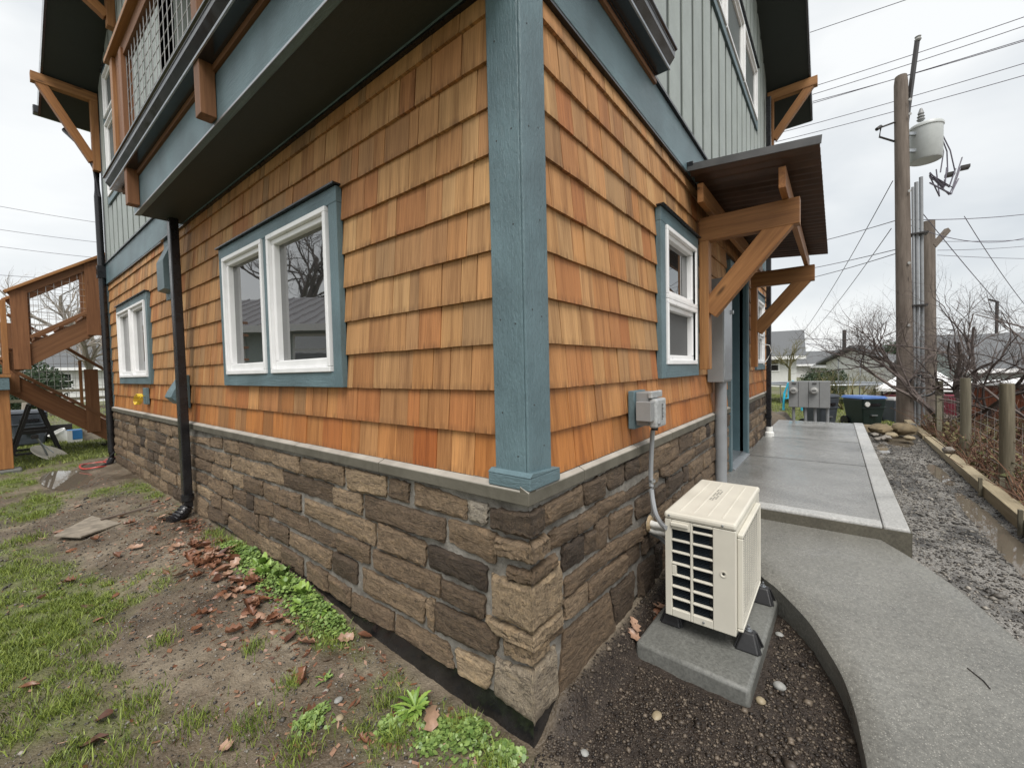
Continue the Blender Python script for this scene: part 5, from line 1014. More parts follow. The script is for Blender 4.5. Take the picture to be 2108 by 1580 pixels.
m = MB(); m.box(-.225, -.02, 11.4, 11.6, .11, .41); m.build('carton_body', MAT['white_pvc'], cb); m = MB(); m.box(-.16, -.018, 11.396, 11.399, .22, .405); m.build('carton_print', MAT['carton_blue'], cb); m = MB(); m.box(-.225, -.018, 11.398, 11.602, .411, .414); m.build('carton_print', MAT['carton_blue'], cb)
bk = MB(); bk.lathe((-.25, 11.95, .2), [(0, -.1), (.10, -.1), (.13, .16), (.14, .16), (.145, .19), (.12, .19), (.095, -.08), (0, -.08)], 20, ax=(-.5, -.1, .85)); bk.build('bucket', MAT['white_pvc'], None, 0, True, label='white plastic bucket tipped over beside the carton', cat='bucket')
m = MB(); m.hexa([(.0, 11.45, .11), (.27, 11.45, .11), (.28, 11.55, .11), (.01, 11.55, .11), (-.01, 11.50, .40), (.26, 11.52, .40), (.26, 11.54, .40), (-.01, 11.52, .40)]); m.build('plywood_sheet', MAT['plywood'], None, label='pale stained plywood panel propped up right of the carton', cat='board')
m = MB(); m.tube([(.12, 10.2, .16), (.55, 10.25, .16)], .045, 10); m.build('drain_pipe', MAT['black'], None, label='short black drain pipe lying on the grass near the wall', cat='pipe')
m = MB(); m.box(-.45, -.05, 12.6, 12.66, .11, .46); m.build('dark_board', MAT['dark_steel'], None, label='dark board lying on edge behind the bucket and carton', cat='board')

# ------------------------------------------------------------------ right side: timber edging, fence, rocks
ed = empty('timber_edging', (6, -2.05, .1), 'pale timber edging board along the gravel strip', 'edging')
for a, b in ((2.2, 5.25), (5.26, 8.2), (8.32, 11.0)): MB().box(a, b, -2.13, -2.02, .0, .225, 0).build('board', MAT['pale_lumber'], ed, .004)
MB().box(8.76, 8.80, -2.0, -.2, .05, .30, 1).build('board', MAT['pale_lumber'], ed, .004)
for x in (4.72, 3.6): MB().box(x, x+.03, -2.015, -1.99, .1, .30, 2).build('stake', MAT['grey_post'], ed); MB().box(x+.05, x+.08, -2.17, -2.135, .1, .31, 2).build('stake', MAT['grey_post'], ed)
MB().box(8.95, 9.05, -2.02, -1.90, .1, .33, 2).build('stake', MAT['galv'], ed)
fn = empty('wire_fence', (6, -2.3, .1), 'post and wire fence with three weathered round posts', 'fence')
def fpost(px, py, z1, r): m = MB(); m.tube([(px, py, -.1), (px+.01, py, .6), (px, py+.01, z1-.02), (px, py+.01, z1)], [r*1.04, r, r*.97, r*.9], 14); return m.build('post', MAT['grey_post'], fn, 0, True)
FP = [(8.35, -2.22, 1.12), (6.15, -2.14, 1.23), (4.45, -2.11, 1.23), (2.6, -2.2, 1.25)]
FP = [(-1.219+(x+1.219)*1.09, -.891+(y+.891)*1.09, 1.45+(z-1.45)*1.09) for x, y, z in FP]
for x, y, z in FP: fpost(x, y, z, .053)
for h in (.30, .42, .54, .66, .78, .88):
    m = MB(); m.tube([(x, y-.07, h-.05*(x > 7)) for x, y, z in [(10.6, -2.5, 0)]+FP], .002, 4); m.build('wire', MAT['mesh_wire'], fn)
m = MB()
for i in range(23): x = 2.7+i*.31; y = np.interp(x, [2.95, 4.95, 6.8, 9.2, 10.6], [-2.39, -2.29, -2.32, -2.41, -2.52]); m.tube([(x, y, .26), (x, y, .84)], .0015, 4)
m.build('wire', MAT['mesh_wire'], fn)
MB().beam((8.6, -2.25, .85), (8.2, -2.2, .12), .06, .06).build('brace', MAT['grey_post'], fn)
def rock(x, y, z, s, label, sq=.6, seed=1, mat='pebble_tan'):
    r = random.Random(seed); m = MB(); vs = []; fs = []; n, k_ = 12, 7
    for j in range(k_+1):
        for i in range(n): t, p_ = 6.283*i/n, math.pi*j/k_; q = s*(.85+.3*float(vnoise(math.cos(t)*2+seed*7, math.sin(t)*2+p_*1.5, seed))); vs.append((x+q*1.3*math.cos(t)*math.sin(p_), y+q*math.sin(t)*math.sin(p_), z+q*sq*math.cos(p_)))
    for j in range(k_):
        for i in range(n): fs.append((j*n+i, j*n+(i+1) % n, (j+1)*n+(i+1) % n, (j+1)*n+i))
    m.add(vs, fs); m.build('rock', MAT[mat], None, 0, True, label=label, cat='rock')
flat('rock_brown', (.17, .13, .075), .8, var=.3, sc=12, bump=.4)
rock(8.45, -1.52, .27, .17, 'large brown rock at the end of the gravel strip, left one', .55, 3, 'rock_brown'); rock(8.5, -1.80, .29, .17, 'large brown rock at the end of the gravel strip, right one', .62, 5, 'rock_brown'); rock(8.05, -1.62, .23, .09, 'pale tan rock in front of the two large rocks', .5, 8); rock(7.9, -1.82, .22, .08, 'yellowish small rock beside the timber edging', .5, 9)
for i in range(7): rock(7.7+.13*i, -1.42-.07*(i % 4), .20, .045+.01*(i % 3), 'small grey stone before the brown rocks, %s from the camera' % ('first', 'second', 'third', 'fourth', 'fifth', 'sixth', 'seventh')[i], .6, 20+i, 'pebble')
rock(6.6, -2.07, .265, .065, 'pinkish lump of rock sitting on the timber edging', .7, 15, 'pebble')
# utility meter pedestal at the slab end
mt = empty('meter_pedestal', (9.1, -.45, .2), 'grey twin electric meter cabinet on legs at the end of the slab', 'electric meter')
MB().box(9.02, 9.2, -.80, -.12, .56, 1.09, 2).build('cabinet', MAT['box_grey'], mt, .006)
for y in (-.455, -.285, -.63): MB().box(9.016, 9.0195, y-.003, y+.003, .57, 1.08).build('seam', MAT['black'], mt)
for y in (-.205, -.545):
    m = MB(); m.lathe((9.02, y, .90), [(0, 0), (.075, 0), (.075, .02), (.062, .022), (.06, .07), (.045, .085), (0, .086)], 20, ax=(-1, 0, 0)); mm = m.build('meter', MAT['lid_grey'], mt, 0, True)
    MB().box(8.932, 8.9335, y-.035, y+.035, .895, .915).build('meter_face', MAT['cover_label'], mm)
    MB().box(9.012, 9.0195, y-.04, y+.03, 1.03, 1.06).build('nameplate', MAT['cover_label'], mt)
for y in (-.20, -.40, -.56, -.76): m = MB(); m.tube([(9.11, y, -.1), (9.11, y, .565)], .028, 10); m.build('leg', MAT['conduit'], mt)
m = MB(); nn = 24; vs = []; fs = []
for i in range(nn+1):
    for j in range(9): u, v_ = i/nn-.5, j/8-.5; h = max(0, (1-4*u*u))*max(0, 1-4*v_*v_); vs.append((9.35+v_*1.1, .2+u*2.0, float(gz(9.35+v_*1.1, .2+u*2.))-.03+.33*h*(.8+.4*float(vnoise(u*14+3, v_*9, 4)))))
for i in range(nn):
    for j in range(8): a = i*9+j; fs.append((a, a+1, a+10, a+9))
m.add(vs, fs); m.build('dirt_mound', MAT['ground'], None, 0, True, label='low mound of dark earth at the left end of the slab', cat='earth')
# bins, trampoline, chair, tent
wheelie('recycling_bin', 12.55, -1.45, -.16, .62, .77, 'bin_green', 'bin_blue', 'dark green wheeled bin with a bright blue lid on the lawn', R_(-50), 'wheeled bins on the lawn', True)
wheelie('garbage_bin', 13.7, -2.12, -.2, .55, .70, 'bin_grey', 'lid_grey', 'dark grey wheeled bin with pale lid half behind the utility pole', R_(-50), 'wheeled bins on the lawn')
wheelie('garbage_bin', 11.3, -.58, -.15, .55, .86, 'bin_grey', 'bin_grey', 'dark bin standing behind the electric meter cabinet', R_(-40), 'wheeled bins on the lawn')
tr = empty('trampoline', (20, -.4, -.1), 'round black trampoline with thin poles on the far lawn', 'trampoline')
m = MB(); m.tube([(20+1.9*math.cos(t), -.4+1.9*math.sin(t), .62) for t in np.linspace(0, 6.2832, 33)], .035, 8); m.build('rim', MAT['galv'], tr, 0, True)
m = MB(); m.lathe((20, -.4, .60), [(0, 0), (1.86, 0), (1.86, .015), (0, .01)], 32); m.build('mat', MAT['black'], tr)
for i in range(6): t = i*1.047+.3; m = MB(); m.tube([(20+1.85*math.cos(t), -.4+1.85*math.sin(t), -.2), (20+1.9*math.cos(t), -.4+1.9*math.sin(t), 1.6 if i % 2 else .62)], .022, 8); m.build('pole', MAT['galv'], tr)
ch = empty('plastic_chair', (15.6, .25, -.1), 'bright cyan plastic lawn chair behind the meter cabinet', 'chair')
m = MB(); m.tube([(15.55, .52, -.12), (15.58, .50, .45), (15.62, .40, .78), (15.62, .26, .86), (15.62, .12, .78), (15.6, .02, .45), (15.55, .0, -.12)], .035, 8); m.build('frame', MAT['cyan'], ch, 0, True)
m = MB(); m.hexa([(15.3, .06, .28), (15.75, .06, .25), (15.75, .46, .25), (15.3, .46, .28), (15.3, .06, .31), (15.75, .06, .28), (15.75, .46, .28), (15.3, .46, .31)]); m.build('seat', MAT['cyan'], ch, .01)
m = MB(); m.hexa([(15.66, .1, .28), (15.69, .1, .28), (15.69, .42, .28), (15.66, .42, .28), (15.74, .12, .78), (15.77, .12, .78), (15.77, .40, .78), (15.74, .40, .78)]); m.build('backrest', MAT['cyan'], ch, .01)
tn = empty('canopy_tent', (19.5, -3.2, -.4), 'white peaked canopy tent sheltering something dark red behind the pole', 'tent')
m = MB(); A_ = [(18.6, -2.0), (20.3, -2.3), (20.6, -4.5), (18.9, -4.3)]; m.add([(x, y, .50) for x, y in A_]+[(x, y, .40) for x, y in A_]+[(19.4, -2.9, 1.10), (19.7, -3.7, 1.10)], [(0, 1, 8), (1, 2, 9, 8), (2, 3, 9), (3, 0, 8, 9), (0, 4, 5, 1), (1, 5, 6, 2), (2, 6, 7, 3), (3, 7, 4, 0)]); m.build('tent_roof', MAT['tarp'], tn)
for x, y in A_: m = MB(); m.tube([(x, y, -.9), (x, y, .5)], .03, 6); m.build('tent_leg', MAT['dark_steel'], tn)
m = MB(); m.hexa([(18.8, -4.1, -.5), (20.2, -4.2, -.5), (20.1, -2.5, -.5), (18.85, -2.3, -.5), (18.7, -4.2, .3), (20.3, -4.3, .3), (20.2, -2.4, .3), (18.75, -2.2, .3)]); m.build('tarp_cover', MAT['maroon'], tn, .08)
cbx = MB().box(14.6, 14.9, -2.35, -2.0, -.2, .12).build('storage_crate', MAT['white_pvc'], None, .02, label='small white crate on the lawn between the two bins', cat='crate')
# red plank shed behind the fence
sh = empty('plank_shed', (11.5, -4.2, -.3), 'low rust red plank shed with pale flat roof behind the fence', 'shed')
p, q = Vector((12.1, -3.05, 0)), Vector((9.2, -7.6, 0)); dv = (q-p).normalized(); nl = (q-p).length; i = 0; s = 0
while s < nl: a, b = p+dv*s, p+dv*(s+.145); MB().hexa([(a.x, a.y, -.4), (b.x, b.y, -.4), (b.x+.02, b.y-.012, -.4), (a.x+.02, a.y-.012, -.4), (a.x, a.y, .90+.01*(i % 2)), (b.x, b.y, .90), (b.x+.02, b.y-.012, .90), (a.x+.02, a.y-.012, .90)], 2).build('plank', MAT['fence_red'], sh, .003); s += .15; i += 1
m = MB(); a, b = p, q; m.hexa([(a.x-.1, a.y, .92), (b.x-.1, b.y, .92), (b.x+3, b.y-2, .98), (a.x+3, a.y-2, .98), (a.x-.1, a.y, .96), (b.x-.1, b.y, .96), (b.x+3, b.y-2, 1.02), (a.x+3, a.y-2, 1.02)]); m.build('shed_roof', MAT['tarp'], sh)
# ------------------------------------------------------------------ utility poles and wires
up1 = empty('utility_pole', (10.8, -2.05, 0), 'tall weathered utility pole carrying a grey transformer', 'utility pole')
m = MB(); m.tube([(10.80, -2.05, -.3), (10.84, -2.04, 1.2), (10.94, -2.0, 4.0), (11.05, -1.95, 7.35), (11.06, -1.95, 7.50)], [.15, .136, .126, .114, .10], 16); m.build('pole', MAT['pole_wood'], up1, 0, True)
m = MB(); m.beam((11.02, -2.03, 6.4), (11.30, -2.22, 8.25), .06, .07); m.build('top_arm', MAT['dark_steel'], up1)
m = MB(); m.lathe((11.30, -2.23, 8.24), [(0, 0), (.045, 0), (.06, .03), (.04, .06), (.055, .09), (0, .11)], 12); m.build('insulator', MAT['lid_grey'], up1, 0, True)
m = MB(); m.lathe((11.32, -2.37, 5.70), [(0, 0), (.25, 0), (.265, .02), (.265, .66), (.28, .67), (.28, .71), (.26, .74), (.1, .78), (0, .79)], 28); tf = m.build('transformer', MAT['transformer'], up1, 0, True)
m = MB(); m.lathe((11.22, -2.28, 6.52), [(.05, 0), (.07, .03), (.045, .06), (.065, .09), (.04, .12), (.055, .15), (.02, .26), (0, .27)], 12); m.build('bushing', MAT['box_grey'], tf, 0, True)
for z in (5.9, 6.25): MB().beam((11.0, -2.03, z), (11.2, -2.27, z), .05, .06).build('hanger', MAT['galv'], tf)
m = MB(); m.tube([(10.98, -1.86, 6.55), (10.80, -1.62, 6.45), (10.78, -1.60, 6.25), (10.98, -1.85, 6.15)], .02, 6); m.tube([(10.80, -1.62, 6.47), (10.72, -1.55, 6.40)], .035, 8); m.build('fuse_cutout', MAT['dark_steel'], up1)
for i, (x, y, r) in enumerate(((10.78, -2.20, .022), (10.83, -2.26, .034), (10.88, -2.335, .034))): m = MB(); m.tube([(x, y, -.2), (x+.10, y+.03, 2.6), (x+.18, y+.06, 5.1+.1*i)], r, 10); m.build('conduit', MAT['conduit'], up1, 0, True)
for z in (1.2, 2.6, 4.1): m = MB(); m.box(10.72+z*.04, 11.0+z*.04, -2.38, -1.95, z, z+.03); m.build('standoff', MAT['dark_steel'], up1)
m = MB()
for i in range(9):
    r = random.Random(i); a = (11.02+r.uniform(-.03, .05), -2.40, 5.1+r.uniform(0, .25)); b = (11.5+r.uniform(-.15, .2), -2.75+r.uniform(-.2, .2), 5.35+r.uniform(-.15, .35)); m.tube([a, ((a[0]+b[0])/2, (a[1]+b[1])/2-.1, min(a[2], b[2])-r.uniform(.15, .4)), b], .012, 5)
for i in range(3): m.tube([(11.5+.03*i, -2.62, 6.3-.05*i), (11.62, -2.78+.05*i, 5.9), (11.66-.08*i, -2.86+.12*i, 5.45)], .012, 5)
m.build('service_cable', MAT['purple_cable'], up1, 0, True)
for x, y, z in ((11.70, -2.95, 5.5), (11.48, -2.70, 5.35)): MB().box(x, x+.18, y-.14, y, z, z+.06).build('cable_clamp', MAT['dark_steel'], up1)
MB().box(10.93, 10.96, -2.37, -2.2, .55, .95, 2).build('meter_plate', MAT['lid_grey'], up1)
m = MB()
for q in range(4): m.tube([(10.70-.02*q, -2.30+.22*math.cos(t), .95+.22*math.sin(t)) for t in np.linspace(0, 6.2832, 20)], .02, 6)
m.build('cable_coil', MAT['black'], up1, 0, True)
for z in (2.2, 3.5, 5.0, 6.6, 6.9): m = MB(); m.lathe((10.66+z*.037, -2.08, z), [(0, 0), (.03, 0), (.03, .01), (0, .012)], 8, ax=(-.9, -.4, 0)); m.build('bolt_plate', MAT['lid_grey'], up1)
up2 = empty('utility_pole', (14.9, -2.93, -.5), 'shorter dark utility pole standing behind the transformer pole', 'utility pole')
m = MB(); m.tube([(14.9, -2.93, -.6), (15.02, -2.9, 2.5), (15.14, -2.88, 5.31)], [.17, .16, .15], 14); m.build('pole', MAT['pole_wood'], up2, 0, True)
m = MB(); m.beam((15.05, -2.98, 4.6), (15.35, -3.3, 5.05), .1, .12); m.build('arm', MAT['pole_wood'], up2)
up3 = MB(); up3.tube([(50.2, -1.5, -2), (50.2, -1.5, 4.6)], .16, 8); up3.build('far_pole', MAT['dark_steel'], None, label='thin reddish pole far off between the roofs', cat='pole')
lp = MB(); lp.tube([(44, -10.0, -2), (44, -10.0, 5.6)], .1, 6); lp.tube([(44, -10.0, 5.6), (43.5, -9.5, 5.75)], .07, 6); lp.build('street_lamp', MAT['dark_steel'], None, label='far street lamp rising above the grey house roof', cat='lamp')
def wire(a, b, sag, label, r=.012, group='overhead wires'):
    a, b = Vector(a), Vector(b); m = MB(); n = 24; m.tube([a.lerp(b, i/n)-Vector((0, 0, sag*4*(i/n)*(1-i/n))) for i in range(n+1)], r, 4); m.build('overhead_wire', MAT['wire'], None, label=label, cat='wire', group=group)
cr_ = Vector((.62, -.79, 0))
def at(px, py, dep): 
    d = cf+cr*((px-1054)/850.73)+cu*(-(py-790)/850.73); return CAM+d*dep
for i, (a, b, dp1, dp2, sg, lb) in enumerate((
    ((1500, 230), (2300, -32), 16, 10, .1, 'high wire passing the top of the utility pole arm'), ((1500, 245), (2300, -12), 16, 10, .1, 'second high wire just under the pole arm tip'),
    ((1500, 252), (2300, 25), 16, 10, .12, 'doubled third wire crossing behind the pole arm'), ((1500, 262), (2300, 22), 16, 10, .05, 'lower strand of the doubled third wire'),
    ((1500, 300), (2300, 72), 18, 10.6, .1, 'fourth wire level with the pole top'), ((1500, 315), (2300, 100), 18, 10.6, .1, 'fifth wire with a drop to the fuse cutout'),
    ((1500, 124), (2300, -148), 15, 9.5, .0, 'highest wire crossing the sky above the pole'))): wire(at(*a, dp1), at(*b, dp2), sg, lb, .011)
for a, b, dp1, dp2, sg, lb in (((1500, 520), (1850, 452), 22, 9, .25, 'sagging cable reaching the pole from the left'), ((1860, 452), (2300, 405), 9, 13, .2, 'cable leaving the pole to the right'), ((1870, 462), (2250, 420), 9.2, 12, .7, 'slack cable loop hanging below the right-hand cable'),
    ((1500, 570), (1850, 512), 24, 9, .2, 'lower service cable left of the pole'), ((1500, 590), (1850, 520), 24, 9, .3, 'lowest service cable left of the pole'), ((1930, 497), (2300, 480), 15, 20, .1, 'cable right of the second pole'), ((1930, 515), (2300, 478), 15, 20, .2, 'rising cable right of the second pole'), ((1930, 525), (2300, 530), 15, 20, .1, 'level cable right of the second pole'),
    ((1838, 372), (1640, 700), 8.8, 22, .25, 'guy wire falling left from the pole'), ((1835, 470), (1655, 700), 8.8, 24, .2, 'second guy wire falling left from the pole'), ((1900, 440), (2200, 770), 9, 16, .2, 'wire slanting down to the right from the pole'), ((1985, 445), (2120, 640), 11, 14, .1, 'thin wire slanting down near the right edge'), ((1600, 700), (1900, 724), 50, 48, .2, 'far horizontal wire above the roofs'), ((1600, 705-12), (1900, 700), 60, 56, .2, 'upper far horizontal wire above the roofs')): wire(at(*a, dp1), at(*b, dp2), sg, lb, .009 if dp1 < 30 else .03)
for a, b, lb in (((-200, 385), (215, 460), 'upper wire in the sky left of the house'), ((-200, 440), (215, 500), 'middle wire in the sky left of the house'), ((-200, 478), (215, 532), 'lower wire in the sky left of the house'), ((-200, 548), (215, 578), 'lowest wire above the stair railing')): wire(at(*a, 22), at(*b, 26), .1, lb, .012)

# ------------------------------------------------------------------ neighbouring houses
def gable_house(name, label, c, ux, w, d, eave, ridge, base, wall, roofm, wins=(), over=.5):
    """ux: direction of the ridge"""
    h = empty(name, (c[0], c[1], base), label, 'house'); ux = Vector((ux[0], ux[1], 0)).normalized(); uy = Vector((-ux.y, ux.x, 0)); C_ = Vector((c[0], c[1], 0))
    def P_(a, b, z): q = C_+ux*a+uy*b; return (q.x, q.y, z)
    m = MB(); m.add([P_(a, b, z) for a, b, z in ((-w, -d, base), (w, -d, base), (w, d, base), (-w, d, base), (-w, -d, eave), (w, -d, eave), (w, d, eave), (-w, d, eave), (-w, 0, ridge-.1), (w, 0, ridge-.1))], [(0, 1, 5, 4), (1, 2, 6, 9, 5), (2, 3, 7, 6), (3, 0, 4, 8, 7)]); m.build('wall', MAT[wall], h)
    sl = (ridge-eave)/d
    for s_ in (-1, 1):
        m = MB(); e_ = d+over; z_e = ridge-sl*e_; m.hexa([P_(-w-over, 0, ridge), P_(w+over, 0, ridge), P_(w+over, s_*e_, z_e), P_(-w-over, s_*e_, z_e), P_(-w-over, 0, ridge+.15), P_(w+over, 0, ridge+.15), P_(w+over, s_*e_, z_e+.15), P_(-w-over, s_*e_, z_e+.15)]); m.build('roof', MAT[roofm], h)
        m = MB(); m.beam(P_(-w-over, s_*(e_+.03), z_e+.06), P_(w+over, s_*(e_+.03), z_e+.06), .05, .2); m.build('fascia', MAT['white'], h)
    for (face, a, z0, ww, hh) in wins:
        if face in 'fb':
            s_ = -1 if face == 'f' else 1; q = lambda u, z, o: P_(u, s_*(d+o), z)
        else: s_ = -1 if face == 'l' else 1; q = lambda u, z, o: P_(s_*(w+o), u, z)
        f = [(a-ww/2, z0), (a+ww/2, z0), (a+ww/2, z0+hh), (a-ww/2, z0+hh)]
        m = MB(); m.add([q(u, z, .005) for u, z in f]+[q(u, z, .06) for u, z in f], [(0, 1, 2, 3), (4, 5, 6, 7), (0, 1, 5, 4), (1, 2, 6, 5), (2, 3, 7, 6), (3, 0, 4, 7)]); wn = m.build('window', MAT['white'], h)
        e_ = min(.08, ww*.12); f2 = [(a-ww/2+e_, z0+e_), (a+ww/2-e_, z0+e_), (a+ww/2-e_, z0+hh*.5-e_/3), (a-ww/2+e_, z0+hh*.5-e_/3)]; f3 = [(a-ww/2+e_, z0+hh*.5+e_/3), (a+ww/2-e_, z0+hh*.5+e_/3), (a+ww/2-e_, z0+hh-e_), (a-ww/2+e_, z0+hh-e_)]
        for ff in (f2, f3): m = MB(); m.add([q(u, z, .061) for u, z in ff]+[q(u, z, .07) for u, z in ff], [(4, 5, 6, 7), (0, 1, 5, 4), (1, 2, 6, 5), (2, 3, 7, 6), (3, 0, 4, 7)]); m.build('pane', MAT['pane'], wn)
    return h
gable_house('neighbour_house', 'white clapboard house with grey roof beyond the lawn at the wall end', (34.5, 6.0), (-.08, 1), 4.6, 3.2, 2.05, 3.7, -.3, 'siding_white', 'roof_grey', [('b', -3.3, .95, .75, .95), ('b', -1.2, .95, .75, .95), ('f', -3.3, .95, .75, .95), ('f', 3.3, .9, .8, 1.)])
gable_house('neighbour_house', 'grey roofed low house with pale green walls behind the bare shrub', (35.0, -13.0), (.25, -.97), 8.0, 4.0, 1.05, 2.75, -1.6, 'siding_green', 'roof_grey', [('b', 3.0, -.3, 1.6, 1.1), ('b', .5, -.3, 1.2, 1.1), ('b', -2.5, -.3, 2.0, 1.1), ('f', 3.0, -.3, 1.6, 1.1), ('f', -1., -.3, 2.6, 1.1), ('f', -4, -.3, 1.4, 1.1)])
gable_house('neighbour_house', 'far white house in the gap left of the utility pole', (58, 1.5), (.3, -.95), 4.5, 3.5, 1.4, 2.7, -1, 'siding_white', 'roof_grey', [])
gable_house('neighbour_house', 'far pale gable house just left of the utility pole', (52, -3.2), (.85, .5), 4, 2.4, 1.3, 2.7, -1, 'siding_white', 'roof_grey', [])
gable_house('neighbour_house', 'pale house half hidden behind the utility pole', (42, -4.6), (.62, -.78), 3.2, 3, 1.5, 2.6, -1.4, 'siding_white', 'roof_grey', [])
gable_house('neighbour_house', 'far house with dull red roof seen through the stair railing', (-.6, 58), (1, .1), 4.2, 4, 3.6, 5.4, -.5, 'siding_green', 'roof_red', [('f', -1.5, 1.6, 1.4, 1.2), ('f', 1.5, 1.6, 1.2, 1.2)])
gable_house('neighbour_house', 'white house behind the bare pale trees near the wall corner', (5.6, 44), (1, -.2), 4, 3.5, 2.4, 4.4, -.5, 'siding_white', 'roof_grey', [('f', -3.0, .8, 1.2, 1.1), ('f', 0, .8, 1.2, 1.1)])
# the house mirrored in the windows, standing left of the view
nb = gable_house('neighbour_house', 'house with seamed metal roof reflected in the large window', (-6.9, 13.2), (.55, .835), 4.6, 2.7, 2.95, 4.1, 0, 'siding_green', 'metal_roof', [('f', -2.9, 1.55, 1.3, 1.1), ('f', -.4, 1.7, 1.3, .95), ('f', 2.4, 1.6, 1.2, 1.1), ('l', 0, 1.5, 1.1, 1.2)])
ux = Vector((.55, .835, 0)).normalized(); uy = Vector((-ux.y, ux.x, 0))
for i in range(24):
    a = -5.0+i*.43; q0 = Vector((-6.9, 13.2, 0))+ux*a; q1 = q0-uy*3.2; m = MB(); m.beam((q0.x, q0.y, 4.27), (q1.x, q1.y, 2.74+.16), .03, .05); m.build('roof_seam', MAT['metal_roof'], nb)
# ------------------------------------------------------------------ trees and shrubs
def branches(seed, stems, levels, up, spread, r0, shrink=.62, kids=3, sides=4, step=4, gnarl=.35):
    r = random.Random(seed); V = MB()
    def grow(p, d, L_, rad, lv):
        pts = [p.copy()]; rr = [rad]
        for i in range(step):
            d = (d+Vector((r.gauss(0, gnarl), r.gauss(0, gnarl), r.gauss(0, gnarl)+up*.12))*.45).normalized(); p = p+d*(L_/step); pts.append(p.copy()); rr.append(rad*(1-.45*(i+1)/step))
        V.tube(pts, rr, sides if lv > 1 else 3, r.random(), False)
        if lv > 0:
            for k_ in range(kids+(1 if r.random() < .5 else 0)):
                j = r.randint(1, step); e_ = Vector((r.gauss(0, 1), r.gauss(0, 1), r.gauss(0, .7)+up)).normalized(); dd = (d*.75+e_*spread).normalized()
                grow(pts[j].copy(), dd, L_*shrink*r.uniform(.75, 1.2), rr[j]*.62, lv-1)
    for (p, d, L_) in stems: grow(Vector(p), Vector(d).normalized(), L_, r0, levels)
    return V
def tree(name, label, pos, h, seed, mat='twig', lv=5, r0=.12, spread=.75, cat='tree', group=None, multi=1, up=.35, kids=3):
    t = empty(name, pos, label, cat, group); r = random.Random(seed); x, y, z = pos
    if multi == 1:
        m = MB(); top = (x+r.gauss(0, .1)*h*.1, y+r.gauss(0, .1)*h*.1, z+h*.35); m.tube([(x, y, z-.2), (x+.01*h, y, z+h*.15), top], [r0*1.3, r0*1.05, r0*.9], 8); m.build('trunk', MAT[mat], t, 0, True); stems = [(top, (r.gauss(0, .35), r.gauss(0, .35), 1), h*.30) for _ in range(4)]
    else:
        m = MB(); stems = []
        for i in range(multi):
            a = 6.283*i/multi+r.uniform(-.4, .4); d = (math.cos(a)*.8, math.sin(a)*.8, r.uniform(.5, 1.3)); b = (x+math.cos(a)*.12, y+math.sin(a)*.12, z); e_ = (b[0]+d[0]*h*.12, b[1]+d[1]*h*.12, z+d[2]*h*.14); m.tube([b, e_], [r0*1.1, r0*.9], 6); stems.append((e_, d, h*.34))
        m.build('trunk', MAT[mat], t, 0, True)
    V = branches(seed, stems, lv-1, up, spread, r0*.75, .66, kids); V.build('branches', MAT[mat], t)
    return t
tree('bare_shrub', 'wide bare twiggy shrub beside the utility pole behind the fence', (9.9, -2.75, .05), 4.0, 11, 'twig', 5, .05, .9, 'shrub', None, 9, .45, 4)
tree('bare_shrub', 'smaller bare shrub overhanging the right fence posts', (8.2, -3.7, .0), 3.0, 14, 'twig', 5, .035, 1., 'shrub', None, 6, .4, 3)
tree('bare_bush', 'upright olive twig bush on the lawn behind the blue-lidded bin', (16.8, -1.15, -.2), 2.3, 21, 'olive', 4, .03, .5, 'shrub', None, 10, .7, 3)
tree('bare_bush', 'loose bare bush in front of the far white house', (24, -1.6, -.4), 2.6, 23, 'olive', 4, .035, .7, 'shrub', None, 8, .5, 3)
tree('bare_bush', 'greyish bare bush left of the utility pole', (21.5, -3.2, -.6), 2.3, 27, 'pale_twig', 4, .03, .7, 'shrub', None, 8, .5, 3)
tree('bare_tree', 'small bare tree in front of the white house beyond the lawn', (27, 1.2, -.1), 3.6, 29, 'olive', 5, .07, .7, 'tree', None, 1, .3, 3)
tree('bare_tree', 'pale barked bare tree seen under the stair railing', (1.6, 24, 0), 5.2, 33, 'pale_twig', 5, .13, .7, 'tree', 'bare trees behind the stairs')
tree('bare_tree', 'thin bare tree left of the pale tree behind the stairs', (-.2, 27, 0), 5.0, 35, 'pale_twig', 5, .10, .7, 'tree', 'bare trees behind the stairs')
tree('bare_tree', 'large bare tree in the sky above the stair rail', (3.6, 52, 0), 13.5, 37, 'pale_twig', 5, .25, .8, 'tree', 'bare trees behind the stairs')
tree('bare_tree', 'tall bare tree reflected in the large window', (-10.5, 24.5, 0), 13.5, 41, 'twig', 6, .22, .7, 'tree')
def foliage(name, label, pos, rx, ry, rz, n, mat, size, cat='shrub', trunk=True):
    t = empty(name, pos, label, cat); x, y, z = pos
    if trunk: m = MB(); m.tube([(x, y, z-.1), (x, y, z+rz)], [.08, .04], 6); m.build('trunk', MAT['twig'], t)
    u = nr.normal(size=(n, 3)); u /= np.linalg.norm(u, axis=1)[:, None]; rad = nr.uniform(.35, 1, n)**.5; lump = .7+.6*fbm(u[:, 0]*2.3+x, u[:, 1]*2.3+u[:, 2]*2+y, 91, 3); c = u*(rad*lump)[:, None]*np.array([rx, ry, rz])+np.array([x, y, z+rz])
    c[:, 2] = np.maximum(c[:, 2], z+.05); a = nr.normal(size=(n, 3)); b = nr.normal(size=(n, 3)); a *= (size/np.linalg.norm(a, axis=1))[:, None]; b *= (size*.5/np.linalg.norm(b, axis=1))[:, None]
    V = np.stack([c-a, c+b, c+a, c-b], 1).reshape(-1, 3); F = np.arange(n*4).reshape(-1, 4); raw('crown', V, F, MAT[mat], t, attrs={'rnd': np.repeat(nr.random(n), 4)})
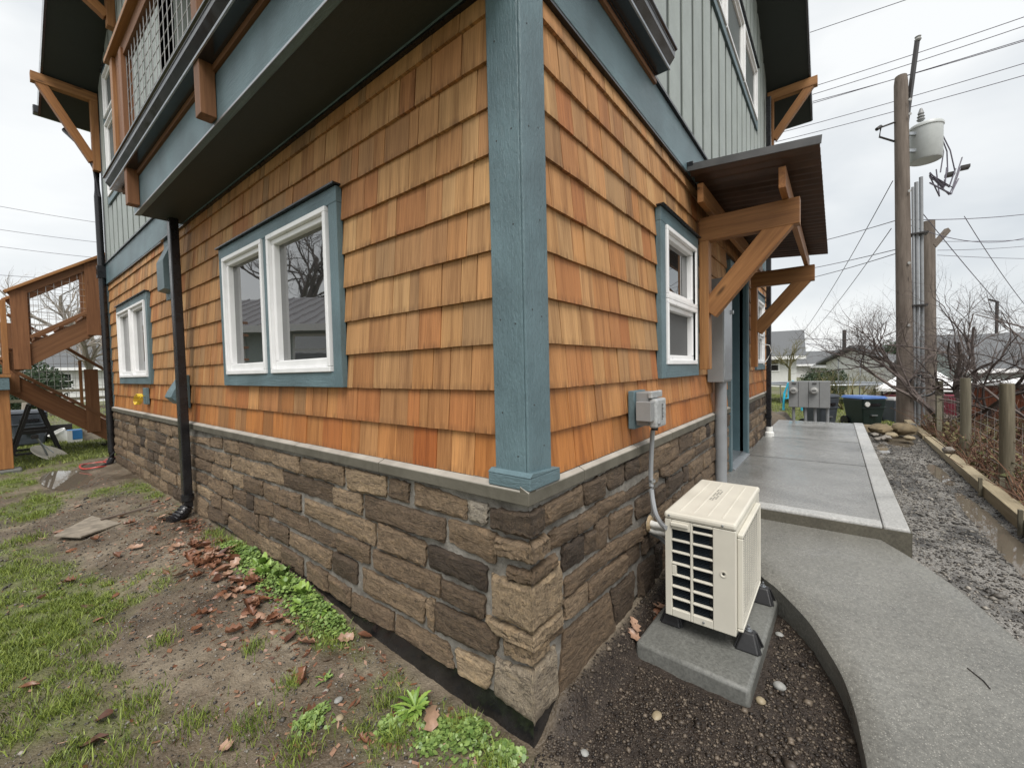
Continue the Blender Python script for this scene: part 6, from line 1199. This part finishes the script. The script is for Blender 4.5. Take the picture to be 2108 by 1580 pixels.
foliage('evergreen_bush', 'dark green rounded bush behind the electric meter cabinet', (23.3, -.45, -.3), .85, 1.0, .75, 6000, 'evergreen', .05)
foliage('evergreen_bush', 'green bush at the left edge behind the stair landing', (-.75, 30, -.1), 2.2, 2., 1.3, 7000, 'evergreen', .09); foliage('evergreen_bush', 'low green bush under the upper stair flight', (.35, 36, -.4), 1.3, 1.3, .95, 4000, 'evergreen', .08)
foliage('spruce_tree', 'dark spruce tip beside the utility pole', (39.5, -4.1, -1), .8, .8, 2.0, 4000, 'evergreen', .09, 'tree')
# hedge-like brambles behind the wire fence
V = MB(); r = random.Random(77)
for i in range(3600):
    x = r.uniform(3.0, 10.5); y = r.uniform(-4.6, -2.17); z = float(gbase(x, y)); a = r.uniform(0, 6.28); L_ = r.uniform(.15, .5)*(1 if r.random() < .8 else 1.5); e_ = Vector((math.cos(a)*.5, math.sin(a)*.5, r.uniform(.4, 1.2))).normalized()
    p0 = Vector((x, y, z-.05)); p1 = p0+e_*L_*.6; p2 = p1+(e_+Vector((r.gauss(0, .5), r.gauss(0, .5), -.25))).normalized()*L_*.5
    V.tube([p0, p1, p2], [.007, .005, .003], 3, r.random(), False)
V.build('brambles', MAT['bramble'], None, label='brown tangle of dead brambles behind the wire fence', kind='stuff')
x = nr.uniform(2.8, 10.3, 9000); y = nr.uniform(-4.8, -2.16, 9000); z = gbase(x, y)+nr.uniform(0, .42, 9000)**1.3
c = np.stack([x, y, z], -1); a = nr.normal(size=(9000, 3))*.016; b = nr.normal(size=(9000, 3))*.010
raw('bramble_leaves', np.stack([c-a, c+b, c+a, c-b], 1).reshape(-1, 3), np.arange(36000).reshape(-1, 4), MAT['olive'], attrs={'rnd': np.repeat(nr.random(9000), 4)}, label='faded olive leaves low in the brambles behind the fence', kind='stuff')
# split-rail fence far behind the stairs
ff = empty('rail_fence', (0, 21, 0), 'dark rail fence across the far lawn behind the stairs', 'fence')
for i in range(9): MB().box(-3+i*1.6-.06, -3+i*1.6+.06, 20.94, 21.06, -.2, 1.15, 2).build('post', MAT['grey_post'], ff)
for z in (.35, .7, 1.0): MB().box(-3, 9.8, 20.97, 21.03, z, z+.1, 0).build('rail', MAT['grey_post'], ff)
